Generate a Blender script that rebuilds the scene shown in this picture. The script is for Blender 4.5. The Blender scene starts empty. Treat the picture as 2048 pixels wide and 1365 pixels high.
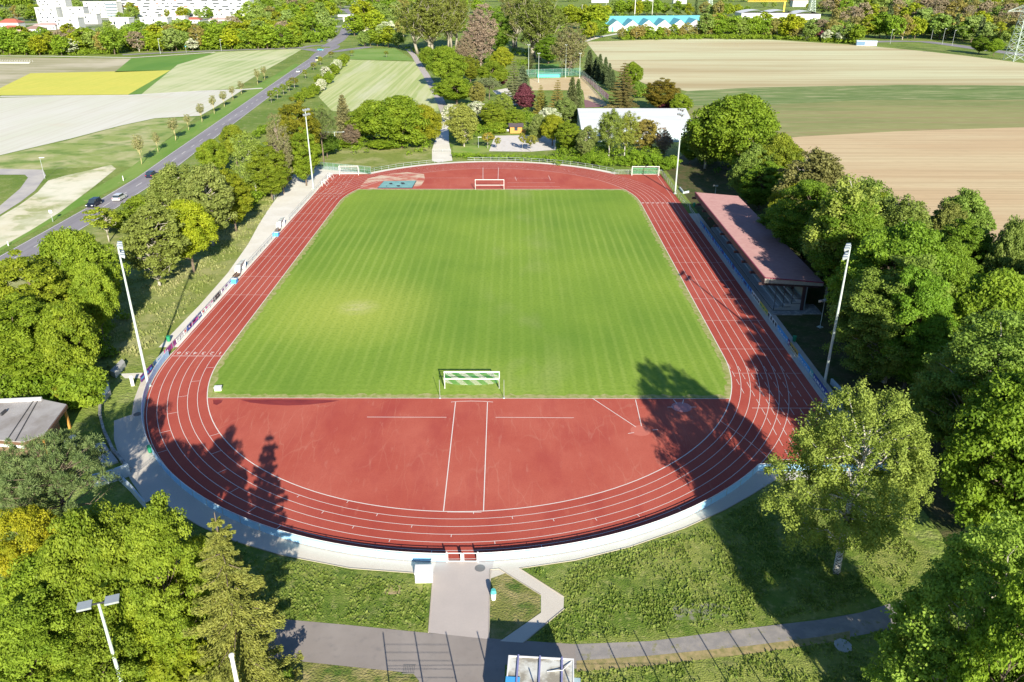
import bpy, bmesh, math, random
import numpy as np
from mathutils import Vector, noise
R = math.radians
random.seed(7)
S = bpy.context.scene
COL = S.collection

# ---------------------------------------------------------------- camera
F_PX, HC, CX, CY = 1586.0, 50.9, 6.0, -103.5
PITCH, YAW = R(25.06), R(0.18)
cam_d = bpy.data.cameras.new('camera')
cam = bpy.data.objects.new('camera', cam_d)
COL.objects.link(cam)
cam_d.sensor_width = 36.0
cam_d.lens = F_PX / 2048 * 36
cam_d.clip_start = 0.5
cam_d.clip_end = 12000
cam.location = (CX, CY, HC)
cam.rotation_euler = (math.pi / 2 - PITCH, 0, YAW)
S.camera = cam
CM = cam.rotation_euler.to_matrix()

# ---------------------------------------------------------------- sky, sun, exposure
SUN_EL, SUN_AZ = R(23.5), R(13.6)       # sun stands behind the viewer, a little to the right
w = bpy.data.worlds.new('World')
S.world = w
w.use_nodes = True
nt = w.node_tree
nt.nodes.clear()
sky = nt.nodes.new('ShaderNodeTexSky')
sky.sky_type = 'NISHITA'
sky.sun_disc = False
sky.sun_elevation = SUN_EL
sky.sun_rotation = math.pi - SUN_AZ
sky.air_density = 1.0
sky.dust_density = 0.3
sky.ozone_density = 6.0
bg = nt.nodes.new('ShaderNodeBackground')
bg.inputs['Strength'].default_value = 0.075
ow = nt.nodes.new('ShaderNodeOutputWorld')
nt.links.new(sky.outputs[0], bg.inputs[0])
nt.links.new(bg.outputs[0], ow.inputs[0])
sd = bpy.data.lights.new('sun', 'SUN')
sd.energy = 5.0
sd.angle = R(0.5)
sd.color = (1.0, 0.93, 0.80)
sun = bpy.data.objects.new('sun', sd)
COL.objects.link(sun)
sdir = Vector((math.sin(SUN_AZ) * math.cos(SUN_EL), -math.cos(SUN_AZ) * math.cos(SUN_EL), math.sin(SUN_EL)))
sun.rotation_euler = sdir.to_track_quat('Z', 'Y').to_euler()
S.view_settings.view_transform = 'Standard'
S.view_settings.look = 'None'
S.view_settings.exposure = 0.92
S.view_settings.gamma = 1.0
S.cycles.max_bounces = 6
S.cycles.diffuse_bounces = 3
S.cycles.transparent_max_bounces = 10

# ---------------------------------------------------------------- measuring helpers
def ray(u, v):
    return CM @ Vector(((u - 1024) / F_PX, -(v - 682.5) / F_PX, -1.0))
def P(u, v, z=0.0):
    """point of the level z that the photograph shows at u, v (2048 px wide)"""
    d = ray(u, v)
    t = (z - HC) / d.z
    return Vector((CX + d.x * t, CY + d.y * t, z))
def proj(p):
    q = CM.transposed() @ (Vector(p) - Vector((CX, CY, HC)))
    return (1024 + F_PX * q.x / -q.z, 682.5 - F_PX * q.y / -q.z, -q.z)
def P2(pts, z=0.0):
    return [tuple(P(u, v, z)[:2]) for u, v in pts]

# ---------------------------------------------------------------- tagging
def tag(o, label=None, cat=None, group=None, kind=None):
    if label:
        o['label'] = label
        if len(label.split()) > 16: print('LONG LABEL', label)
    if cat: o['category'] = cat
    if group: o['group'] = group
    if kind: o['kind'] = kind
    return o
def empty(name, loc=(0, 0, 0), rz=0, label=None, cat=None, group=None):
    o = bpy.data.objects.new(name, None)
    COL.objects.link(o)
    o.location = loc
    o.rotation_euler = (0, 0, rz)
    o.empty_display_size = 0.3
    return tag(o, label, cat, group)
def dup(root, loc=None, rz=None, label=None):
    r = root.copy(); COL.objects.link(r)
    if loc is not None: r.location = loc
    if rz is not None: r.rotation_euler = (0, 0, rz)
    if label: r['label'] = label
    for ch in list(root.children):
        c = ch.copy(); COL.objects.link(c); c.parent = r
        for g in list(ch.children):
            d = g.copy(); COL.objects.link(d); d.parent = c
    return r
ORD = ['first', 'second', 'third', 'fourth', 'fifth', 'sixth', 'seventh', 'eighth', 'ninth', 'tenth', 'eleventh', 'twelfth']
def nth(i):
    return ORD[i] if i < 12 else '%dth' % (i + 1) if (i + 1) % 10 not in (1, 2, 3) or i + 1 in (11, 12, 13) else '%d%s' % (i + 1, {1: 'st', 2: 'nd', 3: 'rd'}[(i + 1) % 10])

# ---------------------------------------------------------------- materials
def newmat(name):
    m = bpy.data.materials.new(name)
    m.use_nodes = True
    n = m.node_tree.nodes
    return m, n, m.node_tree.links, n['Principled BSDF']
def col4(c):
    return (c[0], c[1], c[2], 1)
def plain(name, c, rough=0.6, metal=0.0, var=0.12, scale=3.0, bump=0.0):
    """a paint or plaster with slight blotches"""
    m, n, l, b = newmat(name)
    tc = n.new('ShaderNodeTexCoord')
    no = n.new('ShaderNodeTexNoise'); no.inputs['Scale'].default_value = scale; no.inputs['Detail'].default_value = 5
    l.new(tc.outputs['Object'], no.inputs['Vector'])
    mx = n.new('ShaderNodeMix'); mx.data_type = 'RGBA'
    mx.inputs[6].default_value = col4([x * (1 - var) for x in c])
    mx.inputs[7].default_value = col4([min(1, x * (1 + var)) for x in c])
    l.new(no.outputs['Fac'], mx.inputs[0])
    l.new(mx.outputs[2], b.inputs['Base Color'])
    b.inputs['Roughness'].default_value = rough
    b.inputs['Metallic'].default_value = metal
    if bump:
        bp = n.new('ShaderNodeBump'); bp.inputs['Strength'].default_value = bump; bp.inputs['Distance'].default_value = 0.05
        l.new(no.outputs['Fac'], bp.inputs['Height']); l.new(bp.outputs[0], b.inputs['Normal'])
    return m
def layered(name, base, layers, rough=0.85, bump=0.0, bscale=4.0, bdist=0.1, spec=0.25):
    """base colour, then layers of (colour, noise scale, (low, high) ramp, amount, (sx, sy) stretch, angle)"""
    m, n, l, b = newmat(name)
    tc = n.new('ShaderNodeTexCoord')
    cur = None
    for i, (c, sc, (lo, hi), amt, st, ang) in enumerate(layers):
        mp = n.new('ShaderNodeMapping')
        mp.inputs['Rotation'].default_value = (0, 0, ang)
        mp.inputs['Scale'].default_value = (st[0], st[1], 1)
        mp.inputs['Location'].default_value = (i * 17.3, i * 5.1, 0)
        l.new(tc.outputs['Object'], mp.inputs['Vector'])
        no = n.new('ShaderNodeTexNoise')
        no.inputs['Scale'].default_value = sc
        no.inputs['Detail'].default_value = 6
        no.inputs['Roughness'].default_value = 0.6
        l.new(mp.outputs[0], no.inputs['Vector'])
        mr = n.new('ShaderNodeMapRange')
        mr.inputs['From Min'].default_value = lo; mr.inputs['From Max'].default_value = hi
        mr.inputs['To Max'].default_value = amt
        l.new(no.outputs['Fac'], mr.inputs['Value'])
        mx = n.new('ShaderNodeMix'); mx.data_type = 'RGBA'
        if cur is None: mx.inputs[6].default_value = col4(base)
        else: l.new(cur, mx.inputs[6])
        mx.inputs[7].default_value = col4(c)
        l.new(mr.outputs[0], mx.inputs[0])
        cur = mx.outputs[2]
    if cur is None: b.inputs['Base Color'].default_value = col4(base)
    else: l.new(cur, b.inputs['Base Color'])
    b.inputs['Roughness'].default_value = rough
    b.inputs['Specular IOR Level'].default_value = spec
    if bump:
        no = n.new('ShaderNodeTexNoise'); no.inputs['Scale'].default_value = bscale; no.inputs['Detail'].default_value = 4
        l.new(tc.outputs['Object'], no.inputs['Vector'])
        bp = n.new('ShaderNodeBump'); bp.inputs['Strength'].default_value = bump; bp.inputs['Distance'].default_value = bdist
        l.new(no.outputs['Fac'], bp.inputs['Height']); l.new(bp.outputs[0], b.inputs['Normal'])
    m['_cur'] = 1
    return m
def leafmat(name, c1, c2, trans=0.38, scale=0.45):
    m, n, l, b = newmat(name)
    tc = n.new('ShaderNodeTexCoord')
    no = n.new('ShaderNodeTexNoise'); no.inputs['Scale'].default_value = scale; no.inputs['Detail'].default_value = 6; no.inputs['Roughness'].default_value = 0.7
    l.new(tc.outputs['Object'], no.inputs['Vector'])
    mr = n.new('ShaderNodeMapRange'); mr.inputs['From Min'].default_value = 0.36; mr.inputs['From Max'].default_value = 0.64
    l.new(no.outputs['Fac'], mr.inputs['Value'])
    mx = n.new('ShaderNodeMix'); mx.data_type = 'RGBA'
    mx.inputs[6].default_value = col4(c1); mx.inputs[7].default_value = col4(c2)
    l.new(mr.outputs[0], mx.inputs[0])
    oi = n.new('ShaderNodeObjectInfo')
    mu = n.new('ShaderNodeMix'); mu.data_type = 'RGBA'; mu.blend_type = 'MULTIPLY'
    mu.inputs[0].default_value = 1.0
    l.new(mx.outputs[2], mu.inputs[6]); l.new(oi.outputs['Color'], mu.inputs[7])
    l.new(mu.outputs[2], b.inputs['Base Color'])
    b.inputs['Roughness'].default_value = 0.6
    b.inputs['Specular IOR Level'].default_value = 0.25
    tr = n.new('ShaderNodeBsdfTranslucent')
    l.new(mu.outputs[2], tr.inputs[0])
    ms = n.new('ShaderNodeMixShader'); ms.inputs[0].default_value = trans
    l.new(b.outputs[0], ms.inputs[1]); l.new(tr.outputs[0], ms.inputs[2])
    l.new(ms.outputs[0], n['Material Output'].inputs[0])
    return m
def netmat(name, c, cover, scale=9.0, c2=None):
    """knotted net or wire mesh: threads with holes between them"""
    m, n, l, b = newmat(name)
    tc = n.new('ShaderNodeTexCoord')
    b.inputs['Base Color'].default_value = col4(c)
    if c2:
        wv = n.new('ShaderNodeTexWave'); wv.bands_direction = 'DIAGONAL'; wv.inputs['Scale'].default_value = 0.34
        l.new(tc.outputs['Object'], wv.inputs['Vector'])
        mr = n.new('ShaderNodeMapRange'); mr.inputs['From Min'].default_value = 0.45; mr.inputs['From Max'].default_value = 0.55
        l.new(wv.outputs['Fac'], mr.inputs['Value'])
        mx = n.new('ShaderNodeMix'); mx.data_type = 'RGBA'
        mx.inputs[6].default_value = col4(c); mx.inputs[7].default_value = col4(c2)
        l.new(mr.outputs[0], mx.inputs[0]); l.new(mx.outputs[2], b.inputs['Base Color'])
    vo = n.new('ShaderNodeTexVoronoi'); vo.feature = 'DISTANCE_TO_EDGE'; vo.inputs['Scale'].default_value = scale; vo.inputs['Randomness'].default_value = 0.15
    l.new(tc.outputs['Object'], vo.inputs['Vector'])
    lt = n.new('ShaderNodeMath'); lt.operation = 'LESS_THAN'; lt.inputs[1].default_value = cover
    l.new(vo.outputs['Distance'], lt.inputs[0])
    tp = n.new('ShaderNodeBsdfTransparent')
    ms = n.new('ShaderNodeMixShader')
    l.new(lt.outputs[0], ms.inputs[0]); l.new(tp.outputs[0], ms.inputs[1]); l.new(b.outputs[0], ms.inputs[2])
    l.new(ms.outputs[0], n['Material Output'].inputs[0])
    return m

# ---------------------------------------------------------------- mesh builder
class MB:
    def __init__(s): s.v = []; s.f = []; s.mi = []
    def add(s, vs, fs, mi=0):
        o = len(s.v); s.v += [tuple(p) for p in vs]
        s.f += [[i + o for i in f] for f in fs]; s.mi += [mi] * len(fs)
        return s
    def box(s, x0, x1, y0, y1, z0, z1, mi=0, rz=0, c=None):
        vs = [(x, y, z) for z in (z0, z1) for x, y in ((x0, y0), (x1, y0), (x1, y1), (x0, y1))]
        if rz:
            cx, cy = c if c else ((x0 + x1) / 2, (y0 + y1) / 2)
            ca, sa = math.cos(rz), math.sin(rz)
            vs = [(cx + (x - cx) * ca - (y - cy) * sa, cy + (x - cx) * sa + (y - cy) * ca, z) for x, y, z in vs]
        return s.add(vs, [(3, 2, 1, 0), (4, 5, 6, 7), (0, 1, 5, 4), (1, 2, 6, 5), (2, 3, 7, 6), (3, 0, 4, 7)], mi)
    def cyl(s, p0, p1, r0, r1=None, n=8, mi=0):
        r1 = r0 if r1 is None else r1
        p0, p1 = Vector(p0), Vector(p1)
        d = (p1 - p0)
        if d.length < 1e-6: return s
        q = d.to_track_quat('Z', 'Y')
        vs = []
        for p, r in ((p0, r0), (p1, r1)):
            for i in range(n):
                a = 2 * math.pi * i / n
                vs.append(p + q @ Vector((r * math.cos(a), r * math.sin(a), 0)))
        fs = [(i, (i + 1) % n, n + (i + 1) % n, n + i) for i in range(n)]
        fs += [tuple(range(n - 1, -1, -1)), tuple(range(n, 2 * n))]
        return s.add(vs, fs, mi)
    def tube(s, pts, r, n=6, mi=0):
        for a, b in zip(pts[:-1], pts[1:]): s.cyl(a, b, r, r, n, mi)
        return s
    def prism(s, poly, z0, z1, mi=0):
        k = len(poly)
        a = sum(poly[i][0] * poly[(i + 1) % k][1] - poly[(i + 1) % k][0] * poly[i][1] for i in range(k))
        if a < 0: poly = poly[::-1]
        vs = [(x, y, z0) for x, y in poly] + [(x, y, z1) for x, y in poly]
        fs = [tuple(range(k - 1, -1, -1)), tuple(range(k, 2 * k))] + [(i, (i + 1) % k, k + (i + 1) % k, k + i) for i in range(k)]
        return s.add(vs, fs, mi)
    def wall(s, pts, z0, z1, t=0.1, mi=0, closed=False):
        """upright wall of thickness t along a line of points"""
        o = offset(pts, t)
        return s.prism(list(pts) + list(o)[::-1], z0, z1, mi) if len(pts) == 2 else s._strip(pts, o, z0, z1, mi)
    def _strip(s, a, b, z0, z1, mi):
        k = len(a)
        vs = [(x, y, z0) for x, y in a] + [(x, y, z0) for x, y in b] + [(x, y, z1) for x, y in a] + [(x, y, z1) for x, y in b]
        fs = []
        for i in range(k - 1):
            fs += [(i, i + 1, 2 * k + i + 1, 2 * k + i), (k + i + 1, k + i, 3 * k + i, 3 * k + i + 1),
                   (2 * k + i, 2 * k + i + 1, 3 * k + i + 1, 3 * k + i), (i + 1, i, k + i, k + i + 1)]
        fs += [(0, 2 * k, 3 * k, k), (k - 1, 2 * k - 1, 4 * k - 1, 3 * k - 1)]
        return s.add(vs, fs, mi)
    def obj(s, name, mats, parent=None, loc=None, smooth=False):
        me = bpy.data.meshes.new(name)
        me.from_pydata(s.v, [], s.f)
        if not isinstance(mats, (list, tuple)): mats = [mats]
        for m in mats: me.materials.append(m)
        if len(mats) > 1: me.polygons.foreach_set('material_index', s.mi)
        if smooth: me.polygons.foreach_set('use_smooth', [True] * len(me.polygons))
        me.update()
        bm = bmesh.new(); bm.from_mesh(me)
        big = [f for f in bm.faces if len(f.verts) > 4]
        if big: bmesh.ops.triangulate(bm, faces=big)
        bmesh.ops.recalc_face_normals(bm, faces=bm.faces)
        bm.to_mesh(me); bm.free()
        o = bpy.data.objects.new(name, me)
        COL.objects.link(o)
        if parent: o.parent = parent
        if loc is not None: o.location = loc
        return o
def offset(pts, t):
    out = []
    for i, p in enumerate(pts):
        a = Vector(pts[max(0, i - 1)][:2]); b = Vector(pts[min(len(pts) - 1, i + 1)][:2])
        d = (b - a).normalized()
        out.append((p[0] - d.y * t, p[1] + d.x * t))
    return out
def sheet(name, poly, z, mat, kind='structure', parent=None):
    mb = MB()
    mb.add([(x, y, z) for x, y in poly], [tuple(range(len(poly)))])
    o = mb.obj(name, mat, parent)
    me = o.data
    if me.polygons[0].normal.z < 0: me.flip_normals()
    if kind and not parent: o['kind'] = kind
    return o
def strip(mb, pts, wid, z, mi=0):
    """flat band of width wid centred on a line of points"""
    a = offset(pts, wid / 2); b = offset(pts, -wid / 2)
    k = len(pts)
    mb.add([(x, y, z) for x, y in b] + [(x, y, z) for x, y in a], [(i, i + 1, k + i + 1, k + i) for i in range(k - 1)], mi)
def arc(cx, cy, r, a0, a1, n=48):
    return [(cx + r * math.cos(a0 + (a1 - a0) * i / n), cy + r * math.sin(a0 + (a1 - a0) * i / n)) for i in range(n + 1)]
def resample(pts, step):
    out = [Vector(pts[0][:2])]
    acc = 0.0
    for a, b in zip(pts[:-1], pts[1:]):
        a, b = Vector(a[:2]), Vector(b[:2]); L = (b - a).length
        t = step - acc
        while t <= L:
            out.append(a + (b - a) * (t / L)); t += step
        acc = (acc + L) % step if L + acc >= step else acc + L
    return out
# ================================================================= SETTING
PI = math.pi
g1 = (0.15, 0.23, 0.030); g2 = (0.27, 0.32, 0.075); g3 = (0.42, 0.40, 0.18); gd = (0.07, 0.14, 0.018)
M = {}
M['meadow'] = layered('meadow_grass', g1, [(g2, 0.05, (0.4, 0.6), 0.8, (1, 1), 0), (g3, 0.35, (0.52, 0.72), 0.6, (1, 1), 0), (gd, 1.6, (0.5, 0.75), 0.6, (1, 1), 0)], bump=0.7, bscale=2.5, bdist=0.35)
M['bank'] = layered('bank_grass', (0.22, 0.27, 0.055), [(g3, 0.12, (0.45, 0.62), 0.75, (1, 1), 0), (gd, 0.6, (0.52, 0.7), 0.5, (1, 1), 0), ((0.42, 0.38, 0.18), 1.7, (0.56, 0.75), 0.6, (1, 1), 0)], bump=0.6, bscale=3, bdist=0.25)
M['lawn'] = layered('rough_lawn', (0.13, 0.20, 0.025), [((0.27, 0.30, 0.07), 0.15, (0.42, 0.62), 0.95, (1, 1), 0), ((0.05, 0.105, 0.012), 0.9, (0.5, 0.7), 0.7, (1, 1), 0), ((0.38, 0.38, 0.13), 1.4, (0.52, 0.7), 0.7, (1, 1), 0), ((0.33, 0.30, 0.14), 0.3, (0.6, 0.75), 0.6, (1, 1), 0)], bump=0.8, bscale=7, bdist=0.18)
M['drylawn'] = layered('dry_lawn', (0.19, 0.20, 0.05), [((0.36, 0.30, 0.13), 0.5, (0.45, 0.62), 0.9, (1, 1), 0), ((0.06, 0.13, 0.014), 0.7, (0.5, 0.65), 0.85, (1, 1), 0)], bump=0.8, bscale=5, bdist=0.2)
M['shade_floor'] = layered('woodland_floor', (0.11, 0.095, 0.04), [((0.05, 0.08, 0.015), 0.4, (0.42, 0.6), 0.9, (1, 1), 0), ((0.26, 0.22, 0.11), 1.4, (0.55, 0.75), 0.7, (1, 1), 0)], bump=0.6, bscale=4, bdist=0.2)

def pitch_mat():
    m, n, l, b = newmat('mown_pitch')
    tc = n.new('ShaderNodeTexCoord')
    sx = n.new('ShaderNodeSeparateXYZ'); l.new(tc.outputs['Object'], sx.inputs[0])
    def noise(sc, st=(1, 1, 1), det=5):
        mp = n.new('ShaderNodeMapping'); mp.inputs['Scale'].default_value = st
        l.new(tc.outputs['Object'], mp.inputs['Vector'])
        no = n.new('ShaderNodeTexNoise'); no.inputs['Scale'].default_value = sc; no.inputs['Detail'].default_value = det
        l.new(mp.outputs[0], no.inputs['Vector']); return no.outputs['Fac']
    def math_(op, a, b_=None):
        k = n.new('ShaderNodeMath'); k.operation = op
        for i, q in ((0, a), (1, b_)):
            if q is None: continue
            if isinstance(q, (int, float)): k.inputs[i].default_value = q
            else: l.new(q, k.inputs[i])
        return k.outputs[0]
    def rng(v, a, b_, c=0, d=1):
        k = n.new('ShaderNodeMapRange'); k.inputs[1].default_value = a; k.inputs[2].default_value = b_; k.inputs[3].default_value = c; k.inputs[4].default_value = d
        l.new(v, k.inputs[0]); return k.outputs[0]
    def mix(f, c1, c2):
        k = n.new('ShaderNodeMix'); k.data_type = 'RGBA'
        if isinstance(f, float): k.inputs[0].default_value = f
        else: l.new(f, k.inputs[0])
        for i, q in ((6, c1), (7, c2)):
            if isinstance(q, tuple): k.inputs[i].default_value = col4(q)
            else: l.new(q, k.inputs[i])
        return k.outputs[2]
    xw = math_('ADD', sx.outputs[0], math_('MULTIPLY', noise(0.05), .5))
    yw = math_('ADD', sx.outputs[1], math_('MULTIPLY', noise(0.06), .5))
    # rows mown lengthwise; short cross rows near the two goal lines
    st = math_('SINE', math_('MULTIPLY', xw, 2 * PI / 1.75))
    st2 = math_('SINE', math_('MULTIPLY', xw, 2 * PI / 5.6))
    sc = math_('SINE', math_('MULTIPLY', yw, 2 * PI / 1.5))
    endm = rng(math_('ADD', sx.outputs[1], math_('MULTIPLY', noise(0.08), 14)), 0, -7)
    stripes = math_('ADD', math_('MULTIPLY', rng(st, 0.1, 0.95), math_('SUBTRACT', 1.0, endm)), math_('MULTIPLY', rng(sc, -0.2, 0.9), endm))
    amount = math_('MULTIPLY', stripes, rng(noise(0.03, (1.3, 0.5, 1)), 0.38, 0.62, 0.06, 0.38))
    base = mix(rng(noise(0.028), 0.36, 0.66), (0.15, 0.265, 0.032), (0.26, 0.37, 0.048))
    base = mix(rng(st2, -1, 1, 0, 0.18), base, (0.24, 0.37, 0.045))
    c = mix(amount, base, (0.37, 0.47, 0.10))
    # worn strip down the middle of the pitch and dry spots
    mid = math_('MULTIPLY', rng(math_('ABSOLUTE', math_('SUBTRACT', sx.outputs[0], 7.0)), 9, 0), rng(noise(0.12, (1.0, 0.5, 1)), 0.5, 0.72, 0, 0.55))
    c = mix(mid, c, (0.33, 0.36, 0.14))
    dv = n.new('ShaderNodeVectorMath'); dv.operation = 'DISTANCE'; l.new(tc.outputs['Object'], dv.inputs[0]); dv.inputs[1].default_value = (-20.5, 18, 0)
    c = mix(math_('MULTIPLY', rng(dv.outputs[1], 17, 0), 0.75), c, (0.46, 0.50, 0.09))
    dv = n.new('ShaderNodeVectorMath'); dv.operation = 'DISTANCE'; l.new(tc.outputs['Object'], dv.inputs[0]); dv.inputs[1].default_value = (-20, 18.5, 0)
    c = mix(math_('MULTIPLY', rng(dv.outputs[1], 4.0, 0), rng(noise(1.0), 0.3, 0.7, 0.2, 0.9)), c, (0.55, 0.52, 0.25))
    # dry margin along the kerb
    fine = noise(2.2, det=6)
    c = mix(rng(fine, 0.45, 0.72, 0, 0.4), c, (0.09, 0.19, 0.018))
    l.new(c, b.inputs['Base Color'])
    b.inputs['Roughness'].default_value = 0.9
    b.inputs['Specular IOR Level'].default_value = 0.15
    bp = n.new('ShaderNodeBump'); bp.inputs['Strength'].default_value = 0.35; bp.inputs['Distance'].default_value = 0.06
    l.new(fine, bp.inputs['Height']); l.new(bp.outputs[0], b.inputs['Normal'])
    return m
M['pitch'] = pitch_mat()
M['dryedge'] = layered('dry_grass_margin', (0.40, 0.38, 0.16), [((0.22, 0.28, 0.05), 1.2, (0.4, 0.62), 0.9, (1, 1), 0)])
red = (0.41, 0.075, 0.048)
M['track'] = layered('running_surface', red, [((0.48, 0.11, 0.075), 0.06, (0.38, 0.62), 0.9, (1, 1), 0), ((0.36, 0.055, 0.042), 0.35, (0.5, 0.7), 0.55, (1, 0.35), 0), ((0.60, 0.24, 0.17), 0.9, (0.62, 0.8), 0.5, (1, 0.3), 0), ((0.30, 0.045, 0.035), 6, (0.45, 0.7), 0.35, (1, 1), 0)], rough=0.8, bump=0.15, bscale=30, bdist=0.02)
def dzone():
    m = layered('running_surface_washed', (0.45, 0.092, 0.060), [((0.55, 0.15, 0.10), 0.09, (0.38, 0.62), 0.6, (1, 1), 0.4), ((0.37, 0.055, 0.045), 0.2, (0.5, 0.7), 0.6, (1, 0.4), 0), ((0.62, 0.30, 0.22), 1.5, (0.6, 0.78), 0.4, (1, 0.2), 0.15), ((0.30, 0.045, 0.035), 6, (0.45, 0.7), 0.3, (1, 1), 0)], rough=0.8)
    n, l = m.node_tree.nodes, m.node_tree.links
    b = n['Principled BSDF']
    cur = b.inputs['Base Color'].links[0].from_socket
    tc = n.new('ShaderNodeTexCoord')
    # winding drift lines left by washed pollen
    for i, (ang, sc, dist, lo, amt, sxy) in enumerate(((0.12, 0.55, 4.0, 0.98, 0.09, (1, .22)), (-0.5, 0.35, 5.0, 0.99, 0.13, (1, .35)), (1.2, 0.22, 6.0, 0.993, 0.10, (1, .3)))):
        mp = n.new('ShaderNodeMapping'); mp.inputs['Rotation'].default_value = (0, 0, ang); mp.inputs['Scale'].default_value = (sxy[0], sxy[1], 1)
        mp.inputs['Location'].default_value = (i * 7.7, 3.3 * i, 0)
        l.new(tc.outputs['Object'], mp.inputs['Vector'])
        wv = n.new('ShaderNodeTexWave'); wv.inputs['Scale'].default_value = sc * 0.5; wv.inputs['Distortion'].default_value = dist
        wv.inputs['Detail'].default_value = 4; wv.inputs['Detail Scale'].default_value = 1.6
        l.new(mp.outputs[0], wv.inputs['Vector'])
        mr = n.new('ShaderNodeMapRange'); mr.inputs[1].default_value = lo; mr.inputs[2].default_value = 1.0; mr.inputs[4].default_value = amt
        l.new(wv.outputs['Fac'], mr.inputs[0])
        no = n.new('ShaderNodeTexNoise'); no.inputs['Scale'].default_value = 0.13; l.new(tc.outputs['Object'], no.inputs['Vector'])
        mn = n.new('ShaderNodeMapRange'); mn.inputs[1].default_value = 0.44; mn.inputs[2].default_value = 0.6; l.new(no.outputs['Fac'], mn.inputs[0])
        mu = n.new('ShaderNodeMath'); mu.operation = 'MULTIPLY'; l.new(mr.outputs[0], mu.inputs[0]); l.new(mn.outputs[0], mu.inputs[1])
        mx = n.new('ShaderNodeMix'); mx.data_type = 'RGBA'; mx.inputs[7].default_value = (0.68, 0.40, 0.28, 1)
        l.new(mu.outputs[0], mx.inputs[0]); l.new(cur, mx.inputs[6]); cur = mx.outputs[2]
    l.new(cur, b.inputs['Base Color'])
    return m
M['dzone'] = dzone()
M['line'] = plain('white_line_paint', (0.78, 0.74, 0.68), 0.6, var=0.12, scale=0.8)
M['kerb'] = plain('pale_kerb', (0.45, 0.40, 0.31), 0.8, var=0.2, scale=1.0)
M['concrete'] = layered('pale_concrete_paving', (0.72, 0.68, 0.59), [((0.80, 0.77, 0.69), 0.2, (0.4, 0.6), 0.8, (1, 1), 0), ((0.58, 0.53, 0.44), 2.0, (0.55, 0.75), 0.5, (1, 1), 0)], rough=0.85)
def pavers(name, c1, c2, mortar, sc):
    m, n, l, b = newmat(name)
    tc = n.new('ShaderNodeTexCoord')
    br = n.new('ShaderNodeTexBrick'); br.inputs['Scale'].default_value = sc
    br.inputs['Color1'].default_value = col4(c1); br.inputs['Color2'].default_value = col4(c2); br.inputs['Mortar'].default_value = col4(mortar)
    br.inputs['Mortar Size'].default_value = 0.03
    l.new(tc.outputs['Object'], br.inputs['Vector'])
    no = n.new('ShaderNodeTexNoise'); no.inputs['Scale'].default_value = 0.35; no.inputs['Detail'].default_value = 7
    l.new(tc.outputs['Object'], no.inputs['Vector'])
    mr = n.new('ShaderNodeMapRange'); mr.inputs[1].default_value = 0.35; mr.inputs[2].default_value = 0.7; mr.inputs[4].default_value = 0.6
    l.new(no.outputs['Fac'], mr.inputs[0])
    mx = n.new('ShaderNodeMix'); mx.data_type = 'RGBA'; l.new(mr.outputs[0], mx.inputs[0]); l.new(br.outputs[0], mx.inputs[6])
    mx.inputs[7].default_value = col4([x * 0.82 for x in c2])
    l.new(mx.outputs[2], b.inputs['Base Color']); b.inputs['Roughness'].default_value = 0.85
    return m
M['pavers'] = pavers('grey_pavers', (0.57, 0.50, 0.45), (0.52, 0.46, 0.42), (0.40, 0.35, 0.32), 4.0)
M['pavers2'] = pavers('light_pavers', (0.72, 0.655, 0.55), (0.66, 0.60, 0.51), (0.5, 0.45, 0.38), 3.0)
M['asphalt'] = layered('asphalt', (0.275, 0.24, 0.215), [((0.34, 0.30, 0.27), 0.2, (0.4, 0.65), 0.8, (1, 1), 0), ((0.19, 0.18, 0.175), 1.2, (0.55, 0.75), 0.5, (1, 1), 0)], rough=0.85, bump=0.1, bscale=20, bdist=0.02)
M['oldasphalt'] = layered('weathered_asphalt', (0.27, 0.25, 0.235), [((0.38, 0.34, 0.30), 0.8, (0.45, 0.65), 0.8, (1, 1), 0), ((0.20, 0.20, 0.05), 1.1, (0.58, 0.68), 0.8, (1, 1), 0), ((0.40, 0.33, 0.18), 2.5, (0.62, 0.75), 0.6, (1, 1), 0)], rough=0.9)
M['road'] = layered('road_asphalt', (0.27, 0.25, 0.265), [((0.34, 0.32, 0.335), 0.25, (0.4, 0.65), 0.8, (1, 0.1), 0), ((0.15, 0.145, 0.16), 0.8, (0.5, 0.7), 0.4, (1, 0.05), 0)], rough=0.8)

# ground and large sheets
sheet('ground', [(-3500, -700), (3500, -700), (3500, 5200), (-3500, 5200)], -0.02, M['meadow'])

def field(name, px, mat, z=0.03):
    return sheet(name, P2(px), z, mat)
AX = 0.0
cream = layered('bleached_soil', (0.60, 0.56, 0.42), [((0.66, 0.68, 0.52), 0.012, (0.4, 0.6), 0.9, (0.4, 1), 0.1), ((0.50, 0.42, 0.27), 0.03, (0.5, 0.7), 0.7, (0.15, 1.4), 0.1)])
field('pale_field', [(-60, 197), (0, 196), (270, 190), (486, 180), (432, 214), (400, 232), (310, 237), (240, 252), (140, 278), (0, 311), (-60, 325)],
      layered('pale_drilled_soil', (0.70, 0.68, 0.58), [((0.62, 0.63, 0.46), 0.02, (0.45, 0.65), 0.8, (1, .5), 0.5), ((0.60, 0.56, 0.44), 0.25, (0.45, 0.65), 0.6, (2.5, .04), -0.9), ((0.66, 0.56, 0.42), 0.05, (0.6, 0.75), 0.6, (0.4, 1.5), 0.4)]))
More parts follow.
